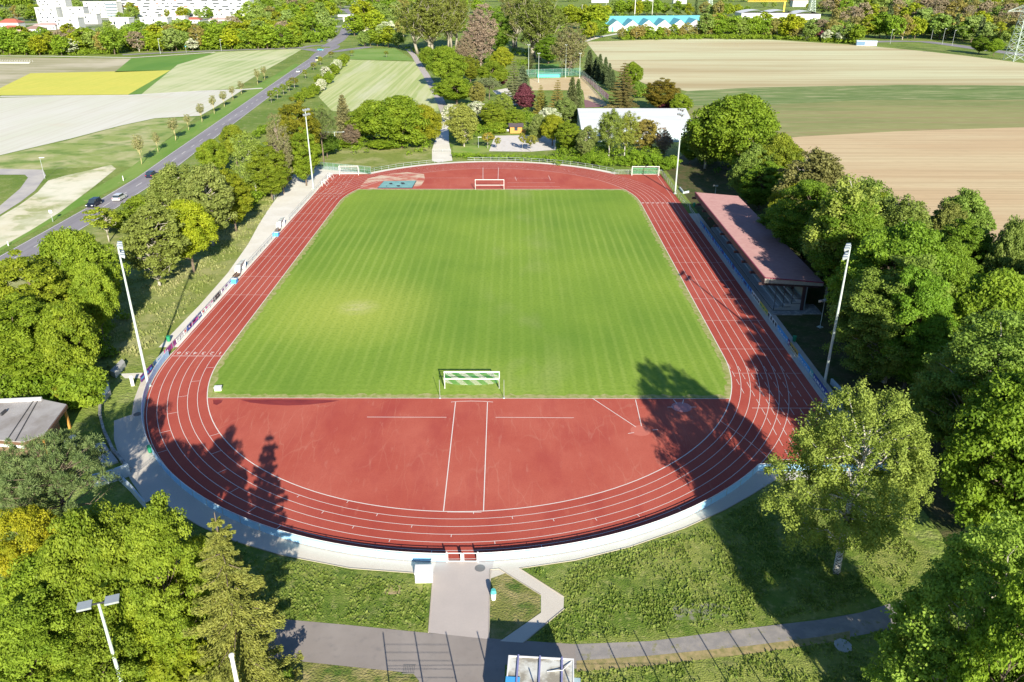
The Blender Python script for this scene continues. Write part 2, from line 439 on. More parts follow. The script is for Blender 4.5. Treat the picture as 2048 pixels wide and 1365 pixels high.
field('rape_field', [(-60, 192), (0, 191), (256, 190), (341, 141), (61, 147), (0, 177), (-60, 208)],
      layered('rape_blossom', (0.66, 0.61, 0.10), [((0.52, 0.53, 0.08), 0.25, (0.5, 0.62), 0.5, (2.5, .05), -0.5), ((0.58, 0.58, 0.09), 0.06, (0.4, 0.65), 0.8, (1, 1), 0), ((0.72, 0.66, 0.14), 0.5, (0.5, 0.7), 0.6, (1, 1), 0)]), z=0.05)
field('ploughed_field', [(-60, 116), (0, 115), (262, 118), (229, 145), (61, 147), (0, 177), (-60, 205)],
      layered('furrowed_soil', (0.50, 0.45, 0.29), [((0.28, 0.27, 0.12), 0.05, (0.4, 0.6), 0.8, (0.25, 2.0), -0.6), ((0.62, 0.55, 0.40), 0.02, (0.45, 0.6), 0.7, (1, 1), 0)]))
field('green_crop_field', [(262, 118), (432, 107), (355, 130), (283, 189), (256, 190), (341, 141), (229, 145)],
      layered('young_corn', (0.12, 0.26, 0.035), [((0.20, 0.33, 0.06), 0.03, (0.4, 0.62), 0.9, (1, 0.3), 0.2)]), z=0.05)
field('striped_field', [(283, 189), (355, 130), (428, 105), (606, 98), (560, 125), (512, 152), (470, 178)],
      layered('pale_green_stubble', (0.58, 0.60, 0.32), [((0.36, 0.45, 0.17), 0.16, (0.45, 0.58), 0.9, (2.2, 0.03), -0.35), ((0.44, 0.50, 0.22), 0.05, (0.45, 0.6), 0.7, (2.2, 0.12), -0.35), ((0.66, 0.64, 0.40), 0.02, (0.45, 0.6), 0.6, (1, 1), 0)]), z=0.04)
field('middle_field', [(700, 120), (829, 124), (852, 148), (879, 184), (877, 223), (664, 223), (637, 194)],
      layered('pale_stubble_rows', (0.56, 0.58, 0.28), [((0.38, 0.46, 0.15), 0.22, (0.45, 0.56), 0.9, (2.2, 0.03), 0.02), ((0.44, 0.50, 0.18), 0.07, (0.45, 0.62), 0.7, (2.2, 0.12), 0.0), ((0.66, 0.64, 0.44), 0.05, (0.5, 0.66), 0.6, (2.0, 0.2), 0.0)]))
field('meadow_strip', [(700, 99), (790, 97), (829, 122), (700, 119)], layered('short_meadow', (0.17, 0.30, 0.05), [((0.25, 0.36, 0.09), 0.05, (0.4, 0.6), 0.9, (1, 1), 0)]))
ru = [(1172, 84), (1300, 80), (1400, 78), (1540, 80), (1720, 91), (1850, 103), (1930, 112), (2048, 127), (2130, 140)]
field('cream_field', ru + [(2130, 176), (2048, 172), (1800, 170), (1500, 176), (1375, 183), (1290, 168), (1210, 132)],
      layered('dusty_tilled_soil', (0.64, 0.57, 0.34), [((0.68, 0.68, 0.42), 0.008, (0.42, 0.58), 0.95, (0.5, 1), 0.2), ((0.42, 0.31, 0.15), 0.016, (0.5, 0.64), 0.75, (0.12, 1.6), 0.03), ((0.40, 0.31, 0.15), 0.16, (0.46, 0.62), 0.6, (0.03, 2.6), 0.0)]))
field('dark_green_field', [(1375, 183), (1500, 176), (1800, 170), (2048, 172), (2130, 176), (2130, 200), (2048, 200), (1720, 201), (1560, 209), (1400, 213), (1340, 215)],
      layered('green_crop_rows', (0.13, 0.205, 0.05), [((0.22, 0.285, 0.09), 0.08, (0.4, 0.65), 0.9, (0.1, 1.5), 0.0), ((0.50, 0.45, 0.24), 0.45, (0.50, 0.66), 0.85, (0.12, 1.2), 0.0)]), z=0.05)
field('mixed_field', [(1340, 215), (1400, 213), (1560, 209), (1720, 201), (2048, 200), (2130, 200), (2130, 252), (2048, 255), (1800, 263), (1600, 274), (1480, 285)],
      layered('thin_green_crop', (0.30, 0.30, 0.11), [((0.19, 0.235, 0.07), 0.03, (0.42, 0.6), 0.8, (0.3, 1.2), 0.0), ((0.33, 0.24, 0.12), 0.10, (0.50, 0.64), 0.8, (0.04, 2.4), 0.0), ((0.40, 0.38, 0.17), 0.5, (0.5, 0.7), 0.6, (.2, 1), 0)]))
field('tan_field', [(1480, 285), (1600, 274), (1800, 263), (2048, 255), (2130, 252), (2260, 560), (2130, 560), (2048, 520), (1940, 470), (1780, 400), (1640, 340)],
      layered('dry_tan_soil', (0.60, 0.44, 0.25), [((0.66, 0.54, 0.32), 0.03, (0.42, 0.6), 0.8, (0.25, 1.4), 0.0), ((0.45, 0.32, 0.18), 0.35, (0.46, 0.62), 0.65, (0.03, 2.6), 0.02), ((0.42, 0.30, 0.17), 0.9, (0.55, 0.7), 0.4, (.2, 1), 0)]), z=0.05)
# town ground far off
sheet('town_ground', P2([(-400, 86), (660, 84), (700, 30), (700, -30), (-400, -30)]), 0.03, layered('gardens_and_yards', (0.16, 0.22, 0.06), [((0.45, 0.43, 0.38), 0.02, (0.5, 0.58), 0.9, (1, 1), 0)]))
# sandy waste ground and track left of the road
field('sandy_ground', [(-40, 450), (0, 434), (40, 410), (75, 385), (96, 362), (130, 352), (175, 342), (222, 330), (232, 338), (190, 372), (120, 425), (60, 462), (0, 496), (-40, 515)],
      layered('pale_sand', (0.68, 0.62, 0.42), [((0.34, 0.37, 0.13), 0.16, (0.46, 0.56), 0.9, (1, 1), 0), ((0.80, 0.76, 0.60), 0.06, (0.4, 0.6), 0.8, (1, 1), 0)]), z=0.02)
field('dirt_track', [(-40, 336), (0, 338), (86, 340), (92, 352), (70, 382), (40, 405), (0, 430), (-40, 448), (-40, 432), (0, 412), (40, 378), (56, 356), (50, 350), (0, 350), (-40, 350)],
      layered('grey_gravel', (0.44, 0.41, 0.39), [((0.56, 0.52, 0.46), 0.2, (0.4, 0.6), 0.8, (1, 1), 0)]), z=0.03)
field('verge', [(150, 418), (284, 350), (341, 308), (400, 267), (461, 226), (520, 185), (600, 130), (590, 128), (505, 176), (440, 218), (380, 252), (320, 290), (262, 335), (120, 418), (-30, 495), (-30, 520)],
      layered('verge_grass', (0.15, 0.28, 0.035), [((0.24, 0.34, 0.07), 0.1, (0.4, 0.62), 0.9, (1, .3), 0), ((0.45, 0.42, 0.18), 0.5, (0.6, 0.75), 0.7, (1, 1), 0)]), z=0.015)
field('waste_meadow', [(-40, 330), (0, 312), (140, 280), (240, 253), (310, 238), (392, 235), (320, 290), (262, 335), (225, 332), (90, 340), (0, 338)],
      layered('patchy_waste_grass', (0.30, 0.36, 0.10), [((0.50, 0.47, 0.24), 0.09, (0.46, 0.6), 0.85, (1, 1), 0.3), ((0.13, 0.23, 0.035), 0.16, (0.5, 0.64), 0.8, (0.8, 1), 0.3)]), z=0.01)

# main road
rl = [(-95.3, 20), (-95.1, 53), (-95.2, 79), (-96.4, 110), (-99.4, 141), (-105, 205), (-111.3, 276), (-116.5, 335), (-121.5, 393), (-127, 460), (-131, 505)]
rc = offset(rl, -3.6)
mb = MB(); strip(mb, rc, 7.2, 0.03); o = mb.obj('main_road', M['road']); o['kind'] = 'structure'
mk = MB()
strip(mk, offset(rl, -0.25), 0.14, 0.036); strip(mk, offset(rl, -6.95), 0.14, 0.036)
rs = resample(rc, 1.0)
for i in range(0, len(rs) - 5, 10):
    strip(mk, [tuple(rs[i]), tuple(rs[i + 2]), tuple(rs[i + 4])], 0.16, 0.036)
mk.obj('road_marking', M['line'], parent=o)
def roadpx(name, px, wid, z, mat=None):
    mb = MB(); strip(mb, P2(px), wid, z); q = mb.obj(name, mat or M['road']); q['kind'] = 'structure'; return q
roadpx('side_road', [(610, 98), (640, 103), (668, 104), (700, 99), (740, 94)], 9, 0.045)
roadpx('junction_road', [(600, 96), (625, 92), (655, 90), (672, 92), (668, 97), (640, 106), (628, 118)], 6.5, 0.052)
roadpx('far_road', [(655, 94), (675, 82), (690, 68), (693, 58), (700, 48), (712, 40), (706, 30), (690, 18)], 10, 0.06)
roadpx('town_road', [(245, 110), (330, 106), (430, 102), (520, 99), (610, 96)], 8, 0.04)
roadpx('east_road', [(1745, 84), (1800, 83), (1850, 84), (1900, 90), (1950, 97), (2000, 104), (2060, 112)], 13, 0.06)
roadpx('field_lane', [(-60, 112), (100, 113), (262, 116), (430, 105)], 3.5, 0.065, M['concrete'])
roadpx('park_lane', [(1165, 84), (1200, 74), (1235, 68), (1262, 64)], 5, 0.045, M['concrete'])
roadpx('farm_lane', [(0, 193.5), (256, 191.5), (400, 183), (480, 180), (525, 177)], 3.0, 0.07, M['concrete'])
# pale lane that leaves the stadium by the far gate
sheet('stadium_lane', P2([(864, 322), (876, 326), (905, 322), (898, 285), (897, 250), (898, 226), (886, 226), (877, 262), (864, 300)]), 0.055, M['concrete'])
roadpx('cycle_path', [(891, 228), (882, 205), (868, 178), (852, 150), (838, 128), (828, 112), (815, 98)], 3.6, 0.05, M['pavers'])

# ---- running track and pitch
A0 = -28.9
outer = [(-44.1, 0)] + arc(0, 0, 44.1, PI, 2 * PI - math.asin(28.9 / 44.1), 60) + [(46.2, A0), (46.2, 113.6), (33.4, 113.6)]
outer += arc(0, 84.39, 44.6, math.atan2(29.2, 33.7), PI - math.atan2(29.2, 33.7), 40) + [(-44.3, 113.6)]
tk = sheet('running_track', outer, 0.02, M['track'])
dz = arc(0, 0, 36.5, PI + math.asin(12.4 / 36.5), 2 * PI - math.asin(12.4 / 36.5), 60)
sheet('near_half_circle', dz, 0.024, M['dzone'])
a = math.asin(12.8 / 36.5)
sheet('far_half_circle', arc(0, 84.39, 36.5, a, PI - a, 40), 0.024, M['dzone'])
a1 = math.asin(12.4 / 36.5)
inner = arc(0, 0, 36.45, 2 * PI - a1, 2 * PI, 12) + arc(0, 84.39, 36.45, 0, a, 12) + arc(0, 84.39, 36.45, PI - a, PI, 12) + arc(0, 0, 36.45, PI, PI + a1, 12)
sheet('pitch_margin', inner, 0.028, M['dryedge'])
inn2 = arc(0, 0, 35.9, 2 * PI - a1 + .012, 2 * PI, 12) + arc(0, 84.39, 35.9, 0, a - .01, 12) + arc(0, 84.39, 35.9, PI - a + .01, PI, 12) + arc(0, 0, 35.9, PI, PI + a1 - .012, 12)
rr = random.Random(3)
def jag(poly, step, amp):
    pts = resample(poly + [poly[0]], step); out = []
    c = Vector((0, 42))
    for p in pts:
        k = 1 - rr.random() * amp / max(10, (p - c).length)
        out.append(tuple(c + (p - c) * k))
    return out
sheet('pitch', jag(inn2, 0.7, 0.75), 0.032, M['pitch'])

# lines
ln = MB(); LW = 0.062; Z = 0.030
for k in range(0, 7):
    r = 36.5 + 1.22 * k
    wd = LW if k else 0.11
    strip(ln, [(r, 84.39), (r, 0)] + arc(0, 0, r, 0, -PI, 72)[1:] + [(-r, 84.39)] + arc(0, 84.39, r, PI, 0, 72)[1:], wd, Z)
for k in (7, 8):
    if k < 8: strip(ln, [(36.5 + 1.22 * k, A0 + .2), (36.5 + 1.22 * k, 113)], LW, Z)
def dashed(x, y0, y1, on=1.6, off=0.8):
    y = y0
    while y < y1:
        strip(ln, [(x, y), (x, min(y1, y + on))], LW, Z + .004); y += on + off
for k in range(1, 7):
    x = 36.5 + 1.22 * k
    yc = 0.0
    dashed(x, A0 + .3, -3.0)                     # home straight carried across the near bend
    dashed(-x, 87.0, 112.5)                      # back straight carried across the far bend
dashed(36.5, -11, -2)
strip(ln, [(36.5, A0 + 2.2), (46.2, A0 + 2.2)], 0.08, Z + .004)
def cross(x0, x1, y, wd=0.07): strip(ln, [(x0, y), (x1, y)], wd, Z + .008)
cross(-43.8, -36.5, 0, 0.11)
for y in (2.6, 13.2, 22.4, 31.4, 41.0, 49.8, 60.4, 68.9, 84.39): cross(36.5, 46, y, 0.05)
cross(36.5, 46.2, -14.9, 0.07); cross(36.5, 46, -5.2, .05)
for y in (24.0, 33.1, 44.5, 56.2, 68.0, 74.5): cross(-44, -36.5, y, 0.05)
cross(-44.9, -37, 93.0, .09); cross(-44.9, -37, 104.5, .07)
for i in range(7): strip(ln, [(36.7 + i * 1.22, 84.0), (37.2 + i * 1.22, 84.0)], 0.5, Z + .012)
# stagger marks on the bends
for k in range(6):
    for (base, side) in ((PI + 0.10, 1), (PI + 0.62, 1), (PI + 1.0, 1), (PI + 1.25, 1), (PI + 1.62, 1)):
        an = base + k * 0.105 * (1 if base < 4 else 1)
        r0, r1 = 36.5 + 1.22 * k, 36.5 + 1.22 * (k + (1.0 if base < 4.0 else 0.35))
        strip(ln, [(r0 * math.cos(an), r0 * math.sin(an)), (r1 * math.cos(an), r1 * math.sin(an))], 0.06, Z + .008)
for k in range(6):
    an = -0.52 - 0.02 * k
    strip(ln, [((36.5 + 1.22 * k) * math.cos(an), (36.5 + 1.22 * k) * math.sin(an)), ((36.5 + 1.22 * (k + 1)) * math.cos(an - .02), (36.5 + 1.22 * (k + 1)) * math.sin(an - .02))], 0.05, Z + .008)
for k in range(6):
    for b0 in (0.35, 0.9, 1.3, 1.9):
        an = b0 + 0.05 * k
        r0, r1 = 36.5 + 1.22 * k, 36.5 + 1.22 * (k + .6)
        strip(ln, [(r0 * math.cos(an), 84.39 + r0 * math.sin(an)), (r1 * math.cos(an), 84.39 + r1 * math.sin(an))], 0.06, Z + .008)
# markings inside the near half circle
def lpx(pts, wd=0.08): strip(ln, P2(pts), wd, Z + .006)
lpx([(911, 805), (887, 1023)], .10); lpx([(975, 805), (967, 1024)], .10)
lpx([(902, 805), (920, 803.5), (943, 803), (966, 803.5), (986, 805)], .09)
lpx([(734, 835), (893, 835.5)], .08); lpx([(991, 835.5), (1148, 836.5)], .08)
lpx([(1184, 797), (1272, 855)], .09); lpx([(1271, 800), (1283, 853)], .09)
lpx([(1256, 868), (1268, 866)], .09); lpx([(1305, 861), (1316, 860)], .09)
lpx([(1335, 815), (1346, 815)], .09); lpx([(1380, 815), (1392, 815)], .09); lpx([(1347, 800), (1354, 808)], .09); lpx([(1367, 800), (1365, 808)], .09)
lpx([(894, 1025), (963, 1025.5)], .07)
# far half circle
lpx([(830, 356.5), (940, 356.5)], .07); lpx([(966, 336), (966, 361)], .1); lpx([(997, 336), (996, 361)], .1)
lpx([(1012, 357), (1098, 357)], .07); lpx([(1014, 366), (1110, 366)], .08); lpx([(1014, 374), (1120, 374)], .08); lpx([(1030, 354), (1033, 362)], .08); lpx([(1097, 352), (1101, 361)], .1)
lpx([(1012, 378.5), (1242, 379)], .07); lpx([(738, 378.5), (946, 378.5)], .07)
# straight kerb lines along the goal-line edges of the pitch
strip(ln, [(-34.3, -12.45), (34.3, -12.45)], 0.09, .034); strip(ln, [(-34, 97.25), (34, 97.25)], 0.1, .034)
lo_ = ln.obj('lane_lines', M['line'], parent=tk)
# lane numbers at the finish line, to be read by runners coming down the back straight
def text_mesh(txt, size, mat, name, parent, loc, rot, extr=0.0):
    cu = bpy.data.curves.new(name, 'FONT'); cu.body = txt; cu.size = size; cu.align_x = 'CENTER'; cu.extrude = extr
    t = bpy.data.objects.new(name, cu)
    dg = bpy.context.evaluated_depsgraph_get()
    COL.objects.link(t)
    dg.update()
    me = bpy.data.meshes.new_from_object(t.evaluated_get(dg))
    bpy.data.objects.remove(t)
    me.materials.clear(); me.materials.append(mat)
    o = bpy.data.objects.new(name, me); COL.objects.link(o); o.parent = parent; o.location = loc; o.rotation_euler = rot
    return o
for k in range(6):
    text_mesh(str(k + 1), 1.25, M['line'], 'lane_number', tk, (-36.5 - 1.22 * (k + .5), 1.35, Z + .014), (0, 0, PI))
# throwing circles, puddle marks, jump pit
ci = MB(); p = P(1281, 862); ci.add([(p.x + 1.25 * math.cos(t * .3927), p.y + 1.25 * math.sin(t * .3927), .033) for t in range(16)], [tuple(range(16))])
ci.obj('throwing_circle', plain('worn_ring', (0.56, 0.16, 0.11), .8), parent=tk)
ci = MB(); p = P(1363, 815); ci.add([(p.x + 1.3 * math.cos(t * .3927), p.y + 1.3 * math.sin(t * .3927), .033) for t in range(16)], [tuple(range(16))])
ci.obj('throwing_circle', plain('pink_ring', (0.50, 0.22, 0.22), .7), parent=tk)
wet = layered('damp_surface', (0.21, 0.028, 0.024), [((0.30, 0.045, 0.035), 0.6, (0.4, 0.6), 0.9, (.4, 1), 0)], rough=0.45)
sheet('damp_patch', P2([(480, 800), (560, 799.5), (640, 800), (680, 802), (655, 806), (620, 810), (575, 812), (535, 810), (500, 806)]), 0.029, wet)
sheet('damp_patch', P2([(426, 800), (446, 800), (443, 806), (434, 811), (427, 809)]), 0.029, wet)
sand = layered('spilled_sand', (0.66, 0.52, 0.38), [((0.50, 0.13, 0.09), 0.35, (0.40, 0.56), 1.0, (.5, 1), 0)])
sheet('spilled_sand', P2([(735, 358), (770, 349), (815, 345), (848, 349), (850, 360), (842, 372), (828, 377), (740, 378), (720, 374)]), 0.029, sand)

# ---- paths round the bottom
ob = P2([(283, 760), (268, 800), (262, 840), (268, 880), (283, 925), (312, 985), (345, 1020), (400, 1053), (470, 1083), (560, 1110), (700, 1137), (835, 1147), (860, 1160), (975, 1160), (1040, 1136), (1150, 1121), (1260, 1094), (1370, 1056), (1450, 1020), (1500, 992), (1548, 962), (1680, 958)])
inb = [(46.2, A0)] + arc(0, 0, 44.1, 2 * PI - math.asin(28.9 / 44.1), PI, 60)
sheet('ring_path', ob + inb + [(-44.1, 3)], 0.012, M['pavers2'])
sheet('forecourt', P2([(228, 842), (250, 834), (266, 829), (266, 850), (276, 895), (290, 930), (318, 984), (322, 990), (292, 1006), (262, 962), (240, 920), (228, 880)]), 0.008, M['pavers2'])
sheet('left_path', [(-44.1, 3), (-47.0, 3), (-46.8, 20), (-47.2, 35), (-48.6, 52), (-50.5, 66), (-52.0, 80), (-53.5, 100), (-55.5, 118), (-52.5, 124), (-45, 122), (-33.2, 114), (-44.3, 113.6)], 0.013, M['concrete'])
sheet('far_path', [(-33.7, 113.6)] + arc(0, 84.39, 44.6, PI - math.atan2(29.2, 33.7), math.atan2(29.2, 33.7), 40) + [(33.7, 115.0)] + arc(0, 84.39, 46.4, math.atan2(29.2, 33.7), PI - math.atan2(29.2, 33.7), 40), 0.013, M['concrete'])
sheet('right_path', [(46.2, A0), (48.6, A0), (48.6, 75), (46.2, 75)], 0.013, M['pavers2'])
sheet('entrance_drive', P2([(873, 1121), (988, 1122), (982, 1150), (978, 1279), (856, 1266), (866, 1150)]), 0.018, M['pavers'])
sheet('side_path', P2([(1000, 1140), (1038, 1136), (1128, 1194), (1127, 1218), (1045, 1286), (1000, 1283), (1082, 1226), (1082, 1191)]), 0.016, M['pavers2'])
sheet('service_road', P2([(380, 1222), (555, 1238), (700, 1251), (860, 1267), (1000, 1279), (1150, 1289), (1153, 1338), (1010, 1330), (1005, 1480), (845, 1480), (838, 1362), (826, 1347), (700, 1334), (560, 1319), (380, 1300)]), 0.014, M['asphalt'])
sheet('old_lane', P2([(1150, 1289), (1300, 1283), (1488, 1258), (1640, 1240), (1720, 1226), (1800, 1202), (1860, 1180), (1870, 1225), (1800, 1256), (1640, 1286), (1500, 1302), (1300, 1325), (1153, 1337)]), 0.012, M['oldasphalt'])
sheet('lawn', P2([(300, 1000), (345, 1022), (400, 1055), (470, 1086), (560, 1113), (700, 1140), (835, 1150), (863, 1160), (855, 1266), (700, 1251), (555, 1238), (300, 1215), (180, 1100)]), 0.004, M['lawn'])
sheet('lawn', P2([(1042, 1138), (1150, 1123), (1260, 1096), (1370, 1058), (1450, 1022), (1500, 994), (1550, 964), (1700, 962), (1860, 1100), (1860, 1180), (1720, 1226), (1488, 1258), (1300, 1283), (1150, 1289), (1047, 1286), (1129, 1219), (1130, 1194)]), 0.004, M['lawn'])
sheet('lawn', P2([(981, 1138), (998, 1138), (1080, 1191), (1080, 1226), (998, 1282), (979, 1279)]), 0.005, M['drylawn'])
sheet('lawn', P2([(380, 1300), (560, 1319), (700, 1334), (826, 1347), (838, 1362), (845, 1480), (380, 1480)]), 0.003, M['drylawn'])
sheet('lawn', P2([(1153, 1337), (1300, 1325), (1500, 1302), (1640, 1286), (1800, 1256), (1870, 1225), (2100, 1300), (2100, 1480), (1005, 1480), (1010, 1330)]), 0.003, M['lawn'])
sheet('dry_verge', P2([(1153, 1322), (1300, 1312), (1500, 1292), (1640, 1274), (1700, 1262), (1700, 1280), (1500, 1308), (1300, 1332), (1153, 1344)]), 0.015, layered('trodden_dry_grass', (0.40, 0.31, 0.15), [((0.24, 0.22, 0.08), 2, (0.4, 0.6), 0.9, (1, 1), 0)]))
sheet('left_bank', [(-47.0, 3), (-46.8, 20), (-47.2, 35), (-48.6, 52), (-50.5, 66), (-52, 80), (-53.5, 100), (-55.5, 118), (-66, 118), (-84, 60), (-88, 20), (-84, -30), (-62, -40), (-52, -22), (-48.5, -6)], 0.002, M['bank'])
sheet('far_bank', P2([(640, 322), (680, 296), (862, 294), (868, 322), (760, 332), (726, 340)]), 0.002, M['bank'])
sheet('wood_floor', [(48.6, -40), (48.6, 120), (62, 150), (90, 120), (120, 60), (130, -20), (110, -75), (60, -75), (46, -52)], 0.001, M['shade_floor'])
# low stone edging beside the paths
ed = MB()
for px in ([(979, 1279), (981, 1140), (998, 1139), (1081, 1191)], [(864, 1152), (864, 1165), (856, 1266)], [(1128, 1218), (1046, 1286)], [(1128, 1194), (1040, 1138), (1150, 1122), (1260, 1095), (1370, 1057), (1450, 1021), (1500, 993), (1548, 963)], [(345, 1021), (400, 1054), (470, 1084), (560, 1111), (700, 1138), (835, 1148)]):
    pts = P2(px); ed.wall(pts, 0, 0.07, 0.07)
eo = ed.obj('kerb', M['kerb']); eo['kind'] = 'structure'
mb = MB(); p = P(960, 1137); mb.cyl((p.x, p.y, 0.0), (p.x, p.y, 0.03), .5, .5, 20)
for q in (( -44.4, -11.6), (-43.5, -50)):
    pass
tag(mb.obj('manhole_cover', plain('cast_iron', (0.17, 0.165, 0.16), .7)), 'round grey manhole cover in the paving right of the gate', 'manhole cover')
p = P(275, 829); mb = MB(); mb.cyl((p.x, p.y, 0.0), (p.x, p.y, 0.03), .5, .5, 20)
tag(mb.obj('manhole_cover', bpy.data.materials['cast_iron']), 'dark manhole cover in the shaded ring path on the left', 'manhole cover')
p = P(818, 1339); mb = MB()
for i in range(7): mb.box(p.x - .45 + i * .14, p.x - .40 + i * .14, p.y - .4, p.y + .4, 0, .03)
mb.box(p.x - .5, p.x + .5, p.y - .45, p.y - .4, 0, .035); mb.box(p.x - .5, p.x + .5, p.y + .4, p.y + .45, 0, .035)
tag(mb.obj('drain_grate', bpy.data.materials['cast_iron']), 'black slotted drain grate in the corner of the asphalt', 'drain')
# tufts of tall grass, one mass nobody could count
def tufts(name, areas, n, mat, h=(.12, .4), wd=.22):
    V = []; Fc = []
    rg = np.random.default_rng(5)
    for poly, cnt in areas:
        xs = [p[0] for p in poly]; ys = [p[1] for p in poly]; k = 0
        while k < cnt:
            x = rg.uniform(min(xs), max(xs)); y = rg.uniform(min(ys), max(ys))
            if not inside(x, y, poly): continue
            if noise.noise(Vector((x * .35, y * .35, 0))) + .35 * noise.noise(Vector((x * 1.7, y * 1.7, 4))) < rg.uniform(-.35, .3): continue
            k += 1
            a = rg.uniform(0, PI); hh = rg.uniform(*h); ww = wd * rg.uniform(.5, 1.3); lx, ly = rg.uniform(-.12, .12, 2)
            c, s_ = math.cos(a) * ww / 2, math.sin(a) * ww / 2
            o = len(V)
            V.extend([(x - c, y - s_, 0), (x + c, y + s_, 0), (x + c * .5 + lx, y + s_ * .5 + ly, hh), (x - c * .6 + lx, y - s_ * .6 + ly, hh * .8)])
            Fc.append((o, o + 1, o + 2, o + 3))
    me = bpy.data.meshes.new(name); me.from_pydata(V, [], Fc); me.materials.append(mat)
    o = bpy.data.objects.new(name, me); COL.objects.link(o)
    return o
def inside(x, y, poly):
    r = False; k = len(poly)
    for i in range(k):
        x1, y1 = poly[i]; x2, y2 = poly[i - 1]
        if (y1 > y) != (y2 > y) and x < (x2 - x1) * (y - y1) / (y2 - y1) + x1: r = not r
    return r
M['tuft'] = leafmat('grass_blades', (0.16, 0.25, 0.03), (0.36, 0.42, 0.10), .5, 1.0)
L1 = P2([(320, 1025), (400, 1060), (560, 1118), (700, 1145), (830, 1170), (855, 1175), (850, 1262), (555, 1236), (300, 1212)])
L2 = P2([(1060, 1140), (1150, 1130), (1370, 1068), (1450, 1032), (1555, 975), (1700, 970), (1840, 1110), (1800, 1195), (1488, 1250), (1150, 1284), (1060, 1284), (1134, 1219), (1134, 1194)])
L3 = P2([(1155, 1345), (1500, 1312), (1860, 1240), (2060, 1310), (2060, 1400), (1155, 1400)])
sheet('bare_patch', P2([(768, 1173), (800, 1170), (804, 1188), (770, 1190)]), .010, layered('scalped_grass', (0.42, 0.33, 0.18), [((0.2, .24, .05), 1.5, (.4, .6), 1, (1, 1), 0)]))
sheet('gravelly_patch', P2([(1340, 1222), (1352, 1208), (1420, 1206), (1460, 1216), (1455, 1236), (1400, 1242), (1352, 1240)]), .010, layered('stony_grass', (0.26, 0.24, 0.20), [((0.13, .20, .03), 1.2, (.38, .56), 1, (1, 1), 0)]))
tag(tufts('grass', [(L1, 4500), (L2, 11500), (L3, 3500)], 0, M['tuft'], (.06, .24), .2), 'rough green grass growing on the lawns below the track', 'grass', kind='stuff')
L4 = [(-47.6, 4), (-49, 52), (-54, 100), (-57, 116), (-64, 112), (-70, 70), (-80, 40), (-76, 0), (-62, -14), (-50, -6)]
M['tuft2'] = leafmat('dry_grass_blades', (0.24, 0.30, 0.07), (0.46, 0.44, 0.20), .4, .15)
tag(tufts('meadow_grass', [(L4, 10000)], 0, M['tuft2'], (.15, .45), .3), 'tall dry meadow grass on the bank left of the track', 'grass', kind='stuff')
# ================================================================= TREES
M['bark'] = plain('brown_bark', (0.16, 0.12, 0.085), .9, var=.4, scale=4)
M['paleb'] = plain('pale_grey_bark', (0.42, 0.38, 0.31), .9, var=.3, scale=3)
def birchbark():
    m, n, l, b = newmat('birch_bark')
    tc = n.new('ShaderNodeTexCoord'); mp = n.new('ShaderNodeMapping'); mp.inputs['Scale'].default_value = (1, 1, 4)
    l.new(tc.outputs['Object'], mp.inputs['Vector'])
    no = n.new('ShaderNodeTexNoise'); no.inputs['Scale'].default_value = 2.2; no.inputs['Detail'].default_value = 5
    l.new(mp.outputs[0], no.inputs['Vector'])
    cr = n.new('ShaderNodeValToRGB'); cr.color_ramp.elements[0].position = .42; cr.color_ramp.elements[0].color = (.06, .05, .045, 1)
    cr.color_ramp.elements[1].position = .5; cr.color_ramp.elements[1].color = (.62, .59, .53, 1)
    l.new(no.outputs['Fac'], cr.inputs[0]); l.new(cr.outputs[0], b.inputs['Base Color']); b.inputs['Roughness'].default_value = .8
    return m
M['birch'] = birchbark()
LM = {
 'broad': leafmat('broad_leaves', (0.135, 0.215, 0.016), (0.315, 0.405, 0.042)),
 'birch': leafmat('birch_leaves', (0.18, 0.25, 0.038), (0.36, 0.44, 0.09), .35),
 'olive': leafmat('sparse_olive_leaves', (0.20, 0.19, 0.055), (0.33, 0.31, 0.10), .3),
 'spruce': leafmat('spruce_needles', (0.12, 0.13, 0.035), (0.26, 0.245, 0.07), .1, .8),
 'pine': leafmat('pine_needles', (0.075, 0.13, 0.038), (0.22, 0.29, 0.095), .1, .8),
 'dark': leafmat('dark_conifer_needles', (0.05, 0.075, 0.03), (0.12, 0.15, 0.055), .1, .8),
 'copper': leafmat('copper_leaves', (0.11, 0.03, 0.04), (0.20, 0.06, 0.075), .25),
 'bare': leafmat('budding_twigs', (0.22, 0.185, 0.12), (0.33, 0.29, 0.18), .15),
 'white': leafmat('white_blossom', (0.22, 0.30, 0.08), (0.72, 0.70, 0.58), .2, 1.1),
}
def quads(name, C, U, W, mat):
    """many small quads: centres C, half-vectors U and W"""
    k = len(C)
    V = np.empty((k, 4, 3), np.float32)
    V[:, 0] = C - U - W * .35; V[:, 1] = C - U * .1 - W; V[:, 2] = C + U; V[:, 3] = C - U * .1 + W
    me = bpy.data.meshes.new(name)
    me.vertices.add(4 * k); me.vertices.foreach_set('co', V.reshape(-1))
    me.loops.add(4 * k); me.loops.foreach_set('vertex_index', np.arange(4 * k, dtype=np.int32))
    me.polygons.add(k); me.polygons.foreach_set('loop_start', np.arange(0, 4 * k, 4, dtype=np.int32))
    try: me.polygons.foreach_set('loop_total', np.full(k, 4, np.int32))
    except Exception: pass
    me.materials.append(mat); me.update(calc_edges=True)
    return me
def unit(a):
    return a / (np.linalg.norm(a, axis=-1, keepdims=True) + 1e-9)
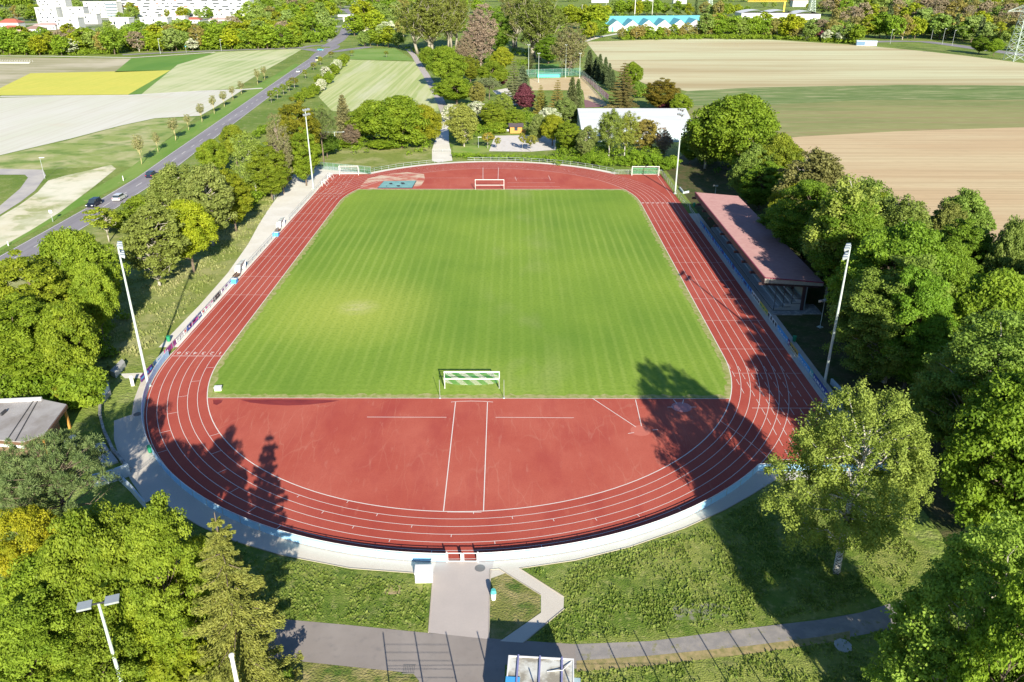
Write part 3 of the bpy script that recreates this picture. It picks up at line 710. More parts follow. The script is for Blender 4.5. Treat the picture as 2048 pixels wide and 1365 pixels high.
def leafset(cent, rad, per, size, rg, flat=.75, droop=0.0, shell=.65, el=1.0):
    """leaves spread over the surface of every clump"""
    k = len(cent)
    C = np.repeat(cent, per, 0); Rr = np.repeat(rad, per)[:, None]
    d = unit(rg.normal(size=(k * per, 3)))
    d[:, 2] = np.abs(d[:, 2]) * np.where(rg.random(k * per) < .8, 1, -1)
    rr_ = shell + (1 - shell) * rg.random((k * per, 1))
    rr_ *= rg.uniform(.8, 1.12, (k * per, 1))
    off = d * rr_ * Rr; off[:, 2] *= flat
    if droop: off[:, 2] -= droop * rg.random(k * per) * Rr[:, 0]
    nrm = unit(d * .75 + rg.normal(size=d.shape) * .5 + np.array([0, 0, .25]))
    t = unit(np.cross(nrm, rg.normal(size=d.shape)))
    b_ = np.cross(nrm, t)
    sz = size * rg.uniform(.6, 1.3, (k * per, 1))
    return C + off, t * sz * el, b_ * sz * .62
def limbs(name, segs, mat, n=5):
    mb = MB()
    for p0, p1, r0, r1 in segs: mb.cyl(p0, p1, r0, r1, n)
    me = bpy.data.meshes.new(name); me.from_pydata(mb.v, [], mb.f); me.materials.append(mat)
    me.polygons.foreach_set('use_smooth', [True] * len(me.polygons)); me.update()
    return me
def bend(a, b, r0, r1, rg, k=3, w=.06):
    a, b = np.array(a, float), np.array(b, float); L = np.linalg.norm(b - a)
    pts = [a + (b - a) * i / k + (rg.normal(size=3) * L * w if 0 < i < k else 0) for i in range(k + 1)]
    return [(tuple(pts[i]), tuple(pts[i + 1]), r0 + (r1 - r0) * i / k, r0 + (r1 - r0) * (i + 1) / k) for i in range(k)]
PROTO = {}   # name -> (crown mesh, trunk mesh, height, width)
def reg(name, C, U, W, segs, mat, bmat, H, Wd, n=5):
    lo, hi = np.percentile(C[:, 2], 99.7), None
    wd = (np.percentile(C[:, 0], 99.6) - np.percentile(C[:, 0], .4) + np.percentile(C[:, 1], 99.6) - np.percentile(C[:, 1], .4)) / 2
    PROTO[name] = (quads('crown', C, U, W, mat), limbs('trunk', segs, bmat, n), float(np.max(C[:, 2])), float(wd))
def broad(name, seed, mat, H=14., Wd=11., base=.22, ncl=190, per=150, size=.24, cr=(.8, 1.7), droop=0, bmat=None, top=1.0, shell=.65, lobes=7, limb=26, el=1., trunk=.3, fill=.55, flat=.75):
    rg = np.random.default_rng(seed)
    zc = H * (base + (1 - base) / 2); hz = H * (1 - base) / 2
    d = unit(rg.normal(size=(ncl, 3)))
    lob = unit(rg.normal(size=(lobes, 3))); amp = rg.uniform(.08, .30, lobes)
    k = 1 + sum(a * np.clip((d @ q - .55) / .45, 0, 1) for a, q in zip(amp, lob)) - .12
    rad = k * (fill + (1 - fill) * rg.random(ncl) ** .5)
    hor = 1 - .25 * np.clip(d[:, 2], 0, 1) * (2 - top)
    c = np.stack([d[:, 0] * rad * Wd / 2 * hor, d[:, 1] * rad * Wd / 2 * hor, d[:, 2] * rad * hz * top], 1) * .86
    c[:, 2] += zc
    crad = rg.uniform(cr[0], cr[1], ncl)
    c[:, 2] = np.maximum(c[:, 2], crad * .5 + .2)
    C, U, W = leafset(c, crad, per, size, rg, flat=flat, droop=droop, shell=shell, el=el)
    tz = H * base
    segs = bend((0, 0, -.3), (0, 0, tz * 1.3), trunk, trunk * .8, rg, 2, .02) + bend((0, 0, tz * 1.3), (0, 0, H * .82), trunk * .8, .05, rg, 4, .04)
    idx = rg.choice(ncl, min(limb, ncl), replace=False)
    for i in idx:
        q = c[i]; z0 = max(tz * .8, min(H * .75, q[2] - .45 * math.hypot(q[0], q[1]) - rg.uniform(.2, 1.5)))
        segs += bend((0, 0, z0), q, trunk * .27, .025, rg, 3, .07)
    reg(name, C, U, W, segs, mat, bmat or M['bark'], H, Wd)
broad('broad_a', 1, LM['broad'], size=.17, ncl=260, per=230, cr=(.6, 1.45), lobes=9)
broad('broad_b', 2, LM['broad'], H=16, Wd=10, size=.17, ncl=270, per=230, cr=(.55, 1.4), lobes=12, top=1.1)
broad('broad_c', 3, LM['broad'], H=12, Wd=12, size=.19, ncl=250, per=230, cr=(.65, 1.6), lobes=8, base=.12)
broad('near_a', 61, LM['broad'], H=15, Wd=9, size=.125, ncl=300, per=300, cr=(.55, 1.35), lobes=11, top=1.1, base=.1, limb=60, flat=.6)
broad('near_b', 62, LM['broad'], H=12, Wd=11, size=.125, ncl=320, per=300, cr=(.55, 1.4), lobes=9, base=.08, limb=60, flat=.6)
broad('near_c', 63, LM['birch'], H=15, Wd=12, size=.12, ncl=420, per=230, cr=(.5, 1.25), lobes=12, base=.08, limb=90, flat=.65, bmat=M['paleb'], shell=.4)
broad('leafy', 4, LM['birch'], H=14, Wd=10, size=.19, ncl=260, per=130, cr=(.6, 1.3), lobes=9, bmat=M['paleb'], limb=50)
broad('birch', 5, LM['birch'], H=19, Wd=13, size=.105, ncl=430, per=170, cr=(.4, 1.0), droop=1.2, bmat=M['birch'], limb=38, base=.25, shell=.3, lobes=12, trunk=.34, top=1.05, flat=1.15)
broad('thin_birch', 6, LM['birch'], H=17, Wd=7.5, size=.15, ncl=230, per=85, cr=(.4, .95), droop=1.0, bmat=M['birch'], limb=60, base=.2, shell=.3, lobes=8, trunk=.2, flat=1.2, fill=.25)
broad('olive', 7, LM['olive'], H=12, Wd=7.5, size=.15, ncl=330, per=85, cr=(.4, .95), bmat=M['paleb'], limb=80, base=.1, shell=.2, lobes=8, trunk=.18, fill=.3)
broad('copper', 8, LM['copper'], H=10, Wd=7, size=.22, ncl=150, per=120, cr=(.6, 1.2), lobes=4, base=.1)
broad('bush', 9, LM['broad'], H=4, Wd=5, size=.17, ncl=90, per=110, cr=(.4, .9), base=.0, limb=8, trunk=.1, lobes=5)
broad('blossom', 10, LM['white'], H=5, Wd=4.5, size=.17, ncl=110, per=100, cr=(.35, .8), base=.05, limb=10, trunk=.1)
broad('young', 11, LM['birch'], H=6, Wd=3.2, size=.13, ncl=70, per=45, cr=(.25, .6), base=.35, limb=24, trunk=.07, shell=.3, bmat=M['paleb'])
broad('bare', 12, LM['bare'], H=12, Wd=8.5, size=.10, ncl=330, per=36, cr=(.4, 1.), base=.14, limb=190, trunk=.2, shell=.1, bmat=plain('grey_twigs', (.30, .24, .19), .9), el=2.2, fill=.3)
broad('sapling', 13, LM['bare'], H=7, Wd=2.4, size=.09, ncl=70, per=22, cr=(.2, .5), base=.36, limb=55, trunk=.07, shell=.1, bmat=plain('ochre_sapling_bark', (.50, .43, .20), .9), el=1.8, fill=.2)
def poplar(name, seed, H=22., Wd=13.):
    rg = np.random.default_rng(seed); segs = []; cs = []
    for s_ in range(3):
        bx, by = rg.uniform(-1.6, 1.6, 2)
        segs += bend((bx, by, -.3), (bx * 1.5, by * 1.5, H * .55), .36, .2, rg, 3, .02)
        for i in range(44):
            a = rg.uniform(0, 2 * PI); z0 = H * rg.uniform(.16, .5); r1 = Wd / 2 * rg.uniform(.25, .92); z1 = min(H * .98, z0 + H * rg.uniform(.2, .52))
            if z1 > H * .75: r1 *= .8
            e = (bx + r1 * math.cos(a), by + r1 * math.sin(a), z1)
            segs += bend((bx * 1.2, by * 1.2, z0), e, .1, .03, rg, 3, .05)
            for t in np.linspace(.35, 1, 6): cs.append((bx * 1.2 + (e[0] - bx) * t ** 1.2 + rg.normal() * .5, by * 1.2 + (e[1] - by) * t ** 1.2 + rg.normal() * .5, z0 + (z1 - z0) * t + rg.normal() * .4))
    cs = np.array(cs)
    C, U, W = leafset(cs, rg.uniform(.45, 1.1, len(cs)), 75, .16, rg, flat=1.3, shell=.15)
    reg(name, C, U, W, segs, LM['olive'], plain('grey_poplar_bark', (.30, .27, .20), .9, var=.3, scale=3), H, Wd)
poplar('poplar', 21)
def spruce(name, seed, mat, H=17., Wd=8., tiers=22, whorl=11, per=85, size=.20, gap=.0, bmat=None, sw=.22, dr_=.32):
    rg = np.random.default_rng(seed); C = []; D = []; segs = bend((0, 0, -.3), (0, 0, H * .97), .26, .03, rg, 5, .003)
    for t in range(tiers):
        f = t / tiers; z = H * (.07 + .91 * f ** .92); L = Wd / 2 * (1 - f) ** .8 * rg.uniform(.85, 1.1) + .15
        for k in range(whorl):
            a = 2 * PI * (k + rg.random() * .7) / whorl + t * .7; Lk = L * rg.uniform(.66, 1.15)
            tip = np.array([math.cos(a) * Lk, math.sin(a) * Lk, -Lk * .12 + (.12 * Lk if f > .7 else 0)])
            if Lk > 1.2 and k % 2 == 0: segs += [((0, 0, z), (tip[0] * .8, tip[1] * .8, z + tip[2] - Lk * .08), .04, .015)]
            m_ = max(14, int(per * Lk / (Wd / 2)))
            s_ = rg.random(m_) ** .75
            side = rg.normal(size=m_) * sw * Lk * (1.1 - s_ * .75)
            px_ = np.stack([math.cos(a) * Lk * s_ - math.sin(a) * side, math.sin(a) * Lk * s_ + math.cos(a) * side, z - Lk * .30 * s_ + Lk * .22 * s_ ** 2.5 - rg.random(m_) * dr_ * (1 + .3 * Lk)], 1)
            C.append(px_)
            dr = np.stack([np.full(m_, math.cos(a)), np.full(m_, math.sin(a)), rg.uniform(-.9, .1, m_)], 1) + rg.normal(size=(m_, 3)) * .35
            D.append(dr)
    C = np.concatenate(C); D = unit(np.concatenate(D))
    sd_ = unit(np.cross(D, rg.normal(size=D.shape)))
    sz = size * rg.uniform(.6, 1.3, (len(C), 1))
    reg(name, C, D * sz * 1.25, sd_ * sz * .5, segs, mat, bmat or M['bark'], H, Wd)
spruce('spruce', 31, LM['spruce'], tiers=17, whorl=8, per=950, size=.08, sw=.12, dr_=.20)
spruce('dark_spruce', 32, LM['dark'], H=14, Wd=5.5, tiers=18, whorl=10, per=70, size=.26)
spruce('thuja', 33, LM['dark'], H=12, Wd=3.6, tiers=22, whorl=10, per=60, size=.24)
def pine(name, seed, H=13., Wd=12.):
    rg = np.random.default_rng(seed); ncl = 150
    d = unit(rg.normal(size=(ncl, 3))); d[:, 2] = np.abs(d[:, 2]) * 1.1 - .25
    rad = rg.random(ncl) ** .4
    c = np.stack([d[:, 0] * rad * Wd / 2, d[:, 1] * rad * Wd / 2, H * .62 + d[:, 2] * rad * H * .36], 1)
    segs = bend((0, 0, -.3), (0, 0, H * .7), .3, .12, rg, 3, .03)
    for q in c: segs += bend((0, 0, max(1, min(H * .65, q[2] - 1.5))), q, .05, .02, rg, 2, .05)
    C, U, W = leafset(c, rg.uniform(.5, 1.05, ncl), 300, .11, rg, flat=.8, shell=.6, el=1.1)
    n_ = unit(C - np.repeat(c, 300, 0))
    U = n_ * np.linalg.norm(U, axis=1, keepdims=True)
    reg(name, C, U, W * .45, segs, LM['pine'], plain('pine_bark', (.17, .13, .09), .9), H, Wd)
pine('pine', 41)
# coarser crowns for trees several hundred metres away
def fbroad(name, seed, mat, **k):
    a = dict(H=13., Wd=10., size=.52, ncl=75, per=34, cr=(.9, 1.9), base=.08, limb=5, lobes=6); a.update(k); broad(name, seed, mat, **a)
fbroad('far_a', 51, LM['broad']); fbroad('far_b', 52, LM['broad'], H=15, lobes=9); fbroad('far_c', 53, LM['birch'], size=.42, ncl=90)
fbroad('far_olive', 54, LM['olive'], size=.36, ncl=110, cr=(.6, 1.3), limb=14, bmat=M['paleb']); fbroad('far_bare', 55, LM['bare'], size=.3, ncl=100, cr=(.6, 1.3), limb=16, bmat=M['paleb'])
fbroad('far_copper', 56, LM['copper'], H=9, Wd=7, ncl=45); fbroad('far_white', 57, LM['white'], H=7, Wd=6, ncl=45, cr=(.6, 1.1), size=.4)
spruce('far_conifer', 58, LM['dark'], H=14, Wd=5.5, tiers=12, whorl=7, per=14, size=.6)

CATW = {'bush': 'bush', 'blossom': 'bush'}
def add_tree(kind, loc, H, Wd, label, col=(1, 1, 1), group=None, name=None, rz=None, cat=None):
    cm, tm, h0, w0 = PROTO[kind]
    nm = name or {'broad_a': 'broadleaf_tree', 'broad_b': 'broadleaf_tree', 'broad_c': 'broadleaf_tree', 'near_a': 'broadleaf_tree', 'near_b': 'broadleaf_tree', 'near_c': 'broadleaf_tree', 'leafy': 'broadleaf_tree', 'birch': 'birch_tree', 'thin_birch': 'birch_tree', 'olive': 'budding_tree',
                  'copper': 'copper_beech', 'bush': 'bush', 'blossom': 'blossom_bush', 'young': 'young_tree', 'bare': 'bare_tree', 'sapling': 'sapling', 'poplar': 'poplar_tree', 'spruce': 'spruce_tree',
                  'dark_spruce': 'spruce_tree', 'thuja': 'conifer_tree', 'pine': 'pine_tree', 'far_a': 'broadleaf_tree', 'far_b': 'broadleaf_tree', 'far_c': 'broadleaf_tree', 'far_olive': 'budding_tree',
                  'far_bare': 'bare_tree', 'far_copper': 'copper_beech', 'far_white': 'blossom_tree', 'far_conifer': 'conifer_tree'}[kind]
    rz = random.uniform(0, 2 * PI) if rz is None else rz
    sx, sz = Wd / w0, H / h0
    r = empty(nm, (loc[0], loc[1], loc[2] if len(loc) > 2 else 0), rz, label, cat or ('bush' if 'bush' in nm else 'tree'), group)
    c = bpy.data.objects.new('crown', cm); COL.objects.link(c); c.parent = r; c.scale = (sx, sx, sz)
    v = random.uniform(.9, 1.1)
    c.color = (col[0] * v, col[1] * v * random.uniform(.97, 1.03), col[2] * v, 1)
    t = bpy.data.objects.new('trunk', tm); COL.objects.link(t); t.parent = r; t.scale = (sx, sx, sz)
    return r
def locate(ut, vt, vb):
    """ground point and height of an upright thing whose top shows at ut, vt and whose foot shows on row vb"""
    lo, hi = 0.0, 45.0
    for _ in range(40):
        H = (lo + hi) / 2
        p = P(ut, vt, H); v = proj((p.x, p.y, 0))[1]
        if v < vb: lo = H
        else: hi = H
    p = P(ut, vt, H)
    return p.x, p.y, H
def TR(kind, ut, vt, vb, wpx, label, col=(1, 1, 1), group=None, **k):
    x, y, H = locate(ut, vt + 3, vb)
    z = proj((x, y, H * .5))[2]
    return add_tree(kind, (x, y, 0), H, wpx * z / F_PX, label, col, group, **k)
YG = (1.1, 1.1, .9); YL = (1.55, 1.15, .6); DG = (.62, .75, .8); BR = (1.05, .8, .8); BG = (.8, .95, 1.1); PA = (1.25, 1.15, 2.2); OC = (1.3, .95, .8)

# ---- near trees
TR('birch', 1756, 765, 1146, 285, 'big drooping birch with white trunk alone on the lawn right of the track bend', (1.1, 1.08, 1))
TR('spruce', 432, 1040, 1400, 225, 'tall yellow-brown spruce beside the lower left lawn', (1.12, 1.22, .8))
TR('near_a', 285, 1004, 1340, 160, 'bright green tree with ragged branches just left of the brown spruce', YG)
TR('near_b', 165, 1018, 1325, 210, 'bright green tree behind the two-headed lamp at lower left', YG)
TR('near_a', 45, 1010, 1250, 150, 'yellow-leaved tree at the left edge below the dark pine', YL)
TR('near_b', 70, 1120, 1335, 240, 'broad bright green tree filling the lower left corner', YG)
TR('near_b', 300, 1180, 1345, 170, 'low bright green tree between the two-headed lamp and the brown spruce', (1.2, 1.1, .7))
TR('near_a', 20, 1210, 1440, 200, 'green tree cut by the left edge in the bottom corner', (1, 1.05, .9))
TR('near_b', 150, 1240, 1420, 190, 'low green tree at the bottom edge left of the lamp pole', (1.05, 1.05, .9))
TR('near_a', 384, 1062, 1290, 80, 'slim yellow-green tree squeezed behind the brown spruce', (1.2, 1.1, .8))
TR('bush', 420, 1295, 1400, 130, 'yellow-green bush at the foot of the brown spruce', (1.3, 1.1, .8))
TR('bush', 345, 1265, 1370, 110, 'yellow-green bush right of the two-headed lamp pole', (1.3, 1.15, .8))
TR('bush', 562, 1322, 1366, 34, 'small dark green bush on the grass below the asphalt road', (.7, .8, .8))
TR('pine', 88, 864, 1130, 200, 'large blue-green pine in front of the flat-roofed club building')
TR('pine', 0, 880, 1130, 140, 'blue-green pine cut by the left edge below the club building', (.95, .95, .95))
TR('bush', 150, 735, 808, 95, 'round yellow-green bush behind the corner of the flat-roofed club building', YG)
TR('bush', 122, 770, 815, 50, 'brownish bush beside the flat roof of the club building', (1.3, .9, .9))
TR('broad_a', 128, 452, 655, 140, 'bright green tree nearest the road in the upper left clump', YG)
TR('broad_b', 45, 495, 700, 150, 'bright green tree at the left edge beside the road', (1.2, 1.1, .8))
TR('broad_a', 170, 520, 690, 82, 'bright green tree at the right side of the left clump by the grass bank', (1.1, 1.1, .9))
TR('broad_b', 20, 590, 772, 160, 'bright green tree at the left edge above the club building', (1.05, 1.05, .8))
TR('broad_c', 112, 600, 764, 125, 'spreading bright green tree above the corner of the club building', (1.1, 1.05, .8))
TR('young', 203, 412, 484, 62, 'small round tree with pale trunk beside the road near the dark car', (1.05, 1.0, .5))
TR('olive', 287, 405, 572, 112, 'rounded olive brown-green tree standing left of the grass bank', (.95, 1.2, .75))
TR('broad_a', 362, 395, 545, 108, 'bright yellow-green tree right of the olive tree on the bank', (1.35, 1.15, .6))
TR('leafy', 330, 325, 455, 100, 'pale green tree beside the road just past the white car', (.95, .9, 1.0))
TR('leafy', 398, 322, 492, 105, 'pale grey-green tree with visible limbs at the edge of the grass bank', (.95, .9, 1.1))
TR('broad_b', 452, 325, 462, 78, 'yellow-green tree between the pale tree and the birch on the left bank', (1.2, 1.0, .6))
TR('bush', 240, 415, 458, 70, 'round green bush behind the small roadside tree', (1, 1, .9))
TR('bush', 290, 385, 440, 75, 'yellow-green bush beside the road behind the olive tree', YG)
TR('thin_birch', 495, 255, 400, 60, 'slender pale birch halfway along the left tree line')
TR('broad_b', 530, 282, 402, 70, 'dark green tree right of the slender pale birch', (1, .95, .7))
TR('broad_a', 420, 275, 352, 62, 'yellow-green tree close to the road behind the birch', (1.05, 1, .8))
TR('broad_a', 462, 245, 330, 52, 'round green tree by the road beyond the slender birch', (1.15, 1.05, .8))
TR('bare', 548, 222, 388, 48, 'tree with bare brownish limbs left of the far left floodlight mast', (.7, .8, .5))
TR('broad_b', 588, 190, 342, 78, 'brown-green tree whose top rises left of the far left mast', (1.15, .85, .7))
TR('broad_b', 600, 250, 372, 60, 'green tree at the foot of the far left mast', (.95, .95, .7))
TR('pine', 636, 205, 330, 66, 'dark pine right of the far left floodlight mast', (.9, .85, .7))
TR('broad_a', 650, 262, 316, 48, 'low green tree beside the lamp behind the far left corner', DG)
TR('dark_spruce', 683, 188, 290, 46, 'brownish conifer between the dark pine and the bright green group', (2.1, 1.5, 1.6))
TR('bare', 700, 245, 296, 36, 'thin bare tree just right of the brownish conifer', (.9, .8, .8))
TR('broad_a', 742, 196, 288, 84, 'leftmost of the three bright green trees below the striped field', (1.05, 1.1, .8))
TR('broad_c', 798, 186, 296, 118, 'middle and largest of the three bright green trees below the striped field', (1.05, 1.1, .8))
TR('broad_a', 846, 205, 296, 62, 'rightmost yellowish tree of the three below the striped field', (1.4, 1.1, .6))
TR('bush', 548, 330, 372, 60, 'yellow-green bush on the bank left of the far corner', YG)
TR('bush', 500, 352, 395, 60, 'green bush on the bank under the slender birch', (1, .95, .7))
TR('blossom', 570, 338, 362, 26, 'small white blossoming bush below the far left mast')
# behind the far bend
TR('olive', 926, 203, 294, 58, 'light brown-green birch beside the pale lane at the far gate', (1.1, 1.25, .8))
TR('broad_a', 912, 150, 214, 84, 'round bright green tree on the right of the cycle path, nearest the gate', (1.05, 1.1, .8))
TR('broad_a', 888, 88, 178, 72, 'green tree on the right of the cycle path beyond the round one', (1.0, 1.05, .8))
TR('broad_a', 855, 90, 136, 38, 'small bright green tree farthest along the right of the cycle path', (1.0, 1.05, .8))
TR('blossom', 900, 205, 245, 34, 'whitish blossoming tree by the bend of the pale lane')
TR('blossom', 955, 200, 248, 42, 'white blossoming tree left of the wooden hut')
TR('broad_b', 988, 200, 262, 56, 'green tree behind and left of the wooden hut', (1.1, 1, .9))
TR('broad_a', 985, 118, 178, 58, 'green tree above the garden left of the tall grey conifers', (1, 1, .8))
TR('pine', 978, 150, 200, 46, 'blue-grey pine in the garden beyond the wooden hut', (1.3, 1.1, 1.5))
TR('olive', 955, 160, 218, 34, 'brownish tree right of the round bright green tree', (1.1, 1.1, .8))
TR('spruce', 1028, 115, 205, 42, 'tall grey-green conifer left of the purple tree', (.9, 1.0, 1.6))
TR('thuja', 1046, 130, 185, 30, 'narrow grey conifer behind the purple tree', (1.6, 1.6, 2))
TR('copper', 1050, 164, 222, 38, 'dark purple-leaved tree in the gardens beyond the track', (1.1, 1.1, 1.1))
TR('copper', 1004, 150, 170, 18, 'tiny purple tree in the gardens left of the tall conifers')
TR('leafy', 1010, 182, 230, 34, 'slim green tree left of the purple tree', (.9, .9, .8))
TR('broad_b', 1032, 212, 262, 40, 'green tree behind the wooden hut', (1.05, 1, .9))
TR('leafy', 1078, 226, 285, 38, 'grey-green tree right of the wooden hut', (.9, .9, 1.2))
TR('spruce', 1082, 168, 228, 34, 'yellowish conifer right of the purple tree', (1.4, 1.3, .8))
TR('spruce', 1116, 158, 240, 40, 'olive-brown conifer left of the pale-roofed hall', (1.2, 1.0, .9))
TR('thuja', 1145, 152, 218, 24, 'left one of the two dark narrow conifers above the pale-roofed hall', (1.2, 1.1, 1))
TR('thuja', 1157, 156, 216, 20, 'right one of the two dark narrow conifers above the pale-roofed hall', (1.3, 1.3, 1.1))
TR('leafy', 1135, 190, 258, 50, 'grey-green tree at the left corner of the pale-roofed hall', (.8, .85, 1.1))
TR('blossom', 1098, 212, 262, 46, 'whitish tree in front of the dark gap left of the hall')
TR('broad_a', 1106, 225, 292, 52, 'yellow-green tree left of the hall, above the pale yard', (1.35, 1.1, .7))
TR('broad_b', 1140, 238, 306, 52, 'green tree before the left corner of the pale-roofed hall', (1, 1, .8))
TR('leafy', 1172, 248, 318, 42, 'grey-green tree left of the white birches', (.9, .85, 1.2))
TR('thin_birch', 1222, 212, 318, 52, 'left one of the two birches in front of the pale-roofed hall')
TR('thin_birch', 1254, 218, 316, 46, 'right one of the two birches in front of the pale-roofed hall', (1.1, 1, .9))
TR('olive', 1290, 234, 306, 56, 'small yellowish tree in front of the hall, right of the birches', (1.25, 1.15, .8))
TR('bare', 1330, 252, 312, 34, 'thin bare brownish tree in front of the right part of the hall', (1, .85, .9))
TR('spruce', 1250, 124, 222, 62, 'large brown-green conifer behind the middle of the hall', (.95, .8, .9))
TR('broad_a', 1266, 120, 182, 44, 'green tree behind the large brown-green conifer', (.95, 1, .7))
TR('broad_b', 1325, 152, 222, 62, 'brown-leaved round tree behind the right half of the hall', (1.05, .62, .9))
TR('copper', 1328, 192, 222, 34, 'low purple-red tree just behind the right end of the hall', (1.1, 1, 1))
TR('broad_a', 1362, 184, 232, 44, 'bright green tree at the right end of the hall', (1.1, 1.1, .8))
TR('bush', 1280, 160, 196, 30, 'grey-green bush beside the big conifer behind the hall', (.8, .9, 1.1))
TR('poplar', 850, -24, 108, 112, 'leftmost tall poplar with pale trunk in the grove at top centre', (.95, 1.15, .7))
TR('poplar', 898, -30, 98, 78, 'second tall poplar from the left in the grove at top centre', (.95, 1.12, .7))
TR('poplar', 1072, -22, 118, 120, 'rightmost wide poplar of the grove at top centre', (.9, 1.15, .7))
TR('poplar', 1030, -40, 96, 66, 'poplar standing behind the rightmost one in the top centre grove', (.95, 1, 1))
TR('bare', 960, 4, 136, 62, 'leafless pinkish-grey tree in the top centre grove', (1.15, 1.0, 1.1))
TR('bare', 1140, 42, 152, 66, 'rounded brown budding tree right of the poplars', (.75, .88, .5))
TR('bare', 928, 68, 140, 40, 'small leafless tree in front of the grove', (1.05, .95, .9))
TR('broad_b', 995, 14, 112, 50, 'green tree in the middle of the top centre grove', (.85, 1, 1.1))
TR('broad_a', 1004, 90, 150, 46, 'yellow-green tree at the foot of the grove', (1.35, 1.1, .8))
TR('broad_b', 1098, 66, 128, 56, 'dark green tree between the poplars and the floodlit court', (.8, .95, .8))
TR('spruce', 1062, 98, 150, 24, 'narrow dark conifer left of the floodlit court', (.6, .7, 1))
TR('spruce', 1138, 112, 150, 26, 'dark conifer behind the green court shelter', (.6, .7, 1))
TR('broad_b', 940, 108, 165, 40, 'brownish green tree left of the garden pine', (1, .85, .8))
TR('bush', 990, 236, 266, 46, 'green bush left of the wooden hut', (1.1, 1.05, .9))
TR('bush', 940, 232, 262, 40, 'green bush beside the lane under the light birch', (.9, 1, .9))
for i, (u, vt, vb, w_) in enumerate(((1180, 98, 152, 22), (1193, 112, 158, 18), (1201, 106, 162, 18), (1212, 112, 168, 17), (1220, 124, 174, 16), (1226, 138, 182, 16))):
    TR('thuja', u, vt, vb, w_, '%s dark narrow conifer from the far end of the row beside the court' % nth(i), (.95, 1, 1), 'conifers in a row beside the court')
for i, (u, vt, vb, w_, c_) in enumerate(((975, 262, 298, 26, (1.5, 1, .8)), (995, 272, 300, 12, (1.2, 1, .8)), (1045, 262, 302, 14, (1.3, 1, .8)), (1062, 268, 304, 26, (1.3, 1.05, .8)))):
    TR('young', u, vt, vb, w_, '%s slim young tree from the left along the edge of the pale yard' % nth(i), c_, 'young trees along the pale yard')

# ---- the wood on the right
RW = [
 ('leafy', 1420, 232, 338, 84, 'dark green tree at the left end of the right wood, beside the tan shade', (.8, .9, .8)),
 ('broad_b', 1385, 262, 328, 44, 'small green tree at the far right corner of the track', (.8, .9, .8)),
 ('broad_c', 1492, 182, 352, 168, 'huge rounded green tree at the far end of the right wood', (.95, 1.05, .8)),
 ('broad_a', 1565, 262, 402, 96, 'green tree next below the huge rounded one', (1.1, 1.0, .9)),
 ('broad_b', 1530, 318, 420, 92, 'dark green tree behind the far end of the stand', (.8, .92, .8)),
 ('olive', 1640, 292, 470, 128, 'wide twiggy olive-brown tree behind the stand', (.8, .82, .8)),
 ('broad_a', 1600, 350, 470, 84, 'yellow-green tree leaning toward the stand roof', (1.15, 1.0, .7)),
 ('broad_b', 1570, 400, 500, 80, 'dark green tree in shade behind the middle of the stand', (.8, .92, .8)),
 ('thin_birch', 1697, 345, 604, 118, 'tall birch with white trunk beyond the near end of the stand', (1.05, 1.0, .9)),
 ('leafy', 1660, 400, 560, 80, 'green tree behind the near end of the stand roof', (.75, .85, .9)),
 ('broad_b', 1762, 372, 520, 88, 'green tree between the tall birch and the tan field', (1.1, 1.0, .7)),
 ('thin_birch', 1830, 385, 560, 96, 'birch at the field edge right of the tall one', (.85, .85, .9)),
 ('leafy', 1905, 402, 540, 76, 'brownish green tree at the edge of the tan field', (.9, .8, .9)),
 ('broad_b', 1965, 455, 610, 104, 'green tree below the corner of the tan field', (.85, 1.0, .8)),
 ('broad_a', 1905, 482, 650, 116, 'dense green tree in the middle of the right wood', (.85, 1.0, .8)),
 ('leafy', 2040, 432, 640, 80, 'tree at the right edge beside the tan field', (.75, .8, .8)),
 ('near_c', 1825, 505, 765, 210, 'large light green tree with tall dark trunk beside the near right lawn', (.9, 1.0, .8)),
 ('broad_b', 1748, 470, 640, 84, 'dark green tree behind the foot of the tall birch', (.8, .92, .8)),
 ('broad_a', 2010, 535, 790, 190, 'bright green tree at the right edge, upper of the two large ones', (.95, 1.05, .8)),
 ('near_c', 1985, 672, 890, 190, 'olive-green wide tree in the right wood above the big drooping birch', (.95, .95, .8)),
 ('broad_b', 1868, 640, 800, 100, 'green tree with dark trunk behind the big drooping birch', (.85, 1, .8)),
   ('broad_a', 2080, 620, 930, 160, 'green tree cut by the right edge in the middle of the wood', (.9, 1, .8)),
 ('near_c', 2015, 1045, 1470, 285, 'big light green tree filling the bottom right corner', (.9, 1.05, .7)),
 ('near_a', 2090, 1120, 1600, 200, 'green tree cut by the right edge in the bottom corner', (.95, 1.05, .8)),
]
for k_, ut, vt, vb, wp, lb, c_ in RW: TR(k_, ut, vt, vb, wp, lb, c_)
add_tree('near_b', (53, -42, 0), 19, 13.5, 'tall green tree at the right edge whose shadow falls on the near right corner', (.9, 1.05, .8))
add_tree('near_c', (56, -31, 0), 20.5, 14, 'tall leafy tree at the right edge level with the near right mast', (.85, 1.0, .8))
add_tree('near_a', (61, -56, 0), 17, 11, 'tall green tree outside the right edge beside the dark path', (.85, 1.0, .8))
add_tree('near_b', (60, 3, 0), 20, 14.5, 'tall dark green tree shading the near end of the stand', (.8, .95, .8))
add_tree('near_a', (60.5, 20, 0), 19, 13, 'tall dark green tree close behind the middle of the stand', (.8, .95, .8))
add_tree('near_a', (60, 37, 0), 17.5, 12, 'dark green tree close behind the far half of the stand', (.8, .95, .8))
add_tree('near_a', (57, -12, 0), 18, 9, 'tall green tree on the shaded grass between the right mast and the stand', (.75, .95, .8))
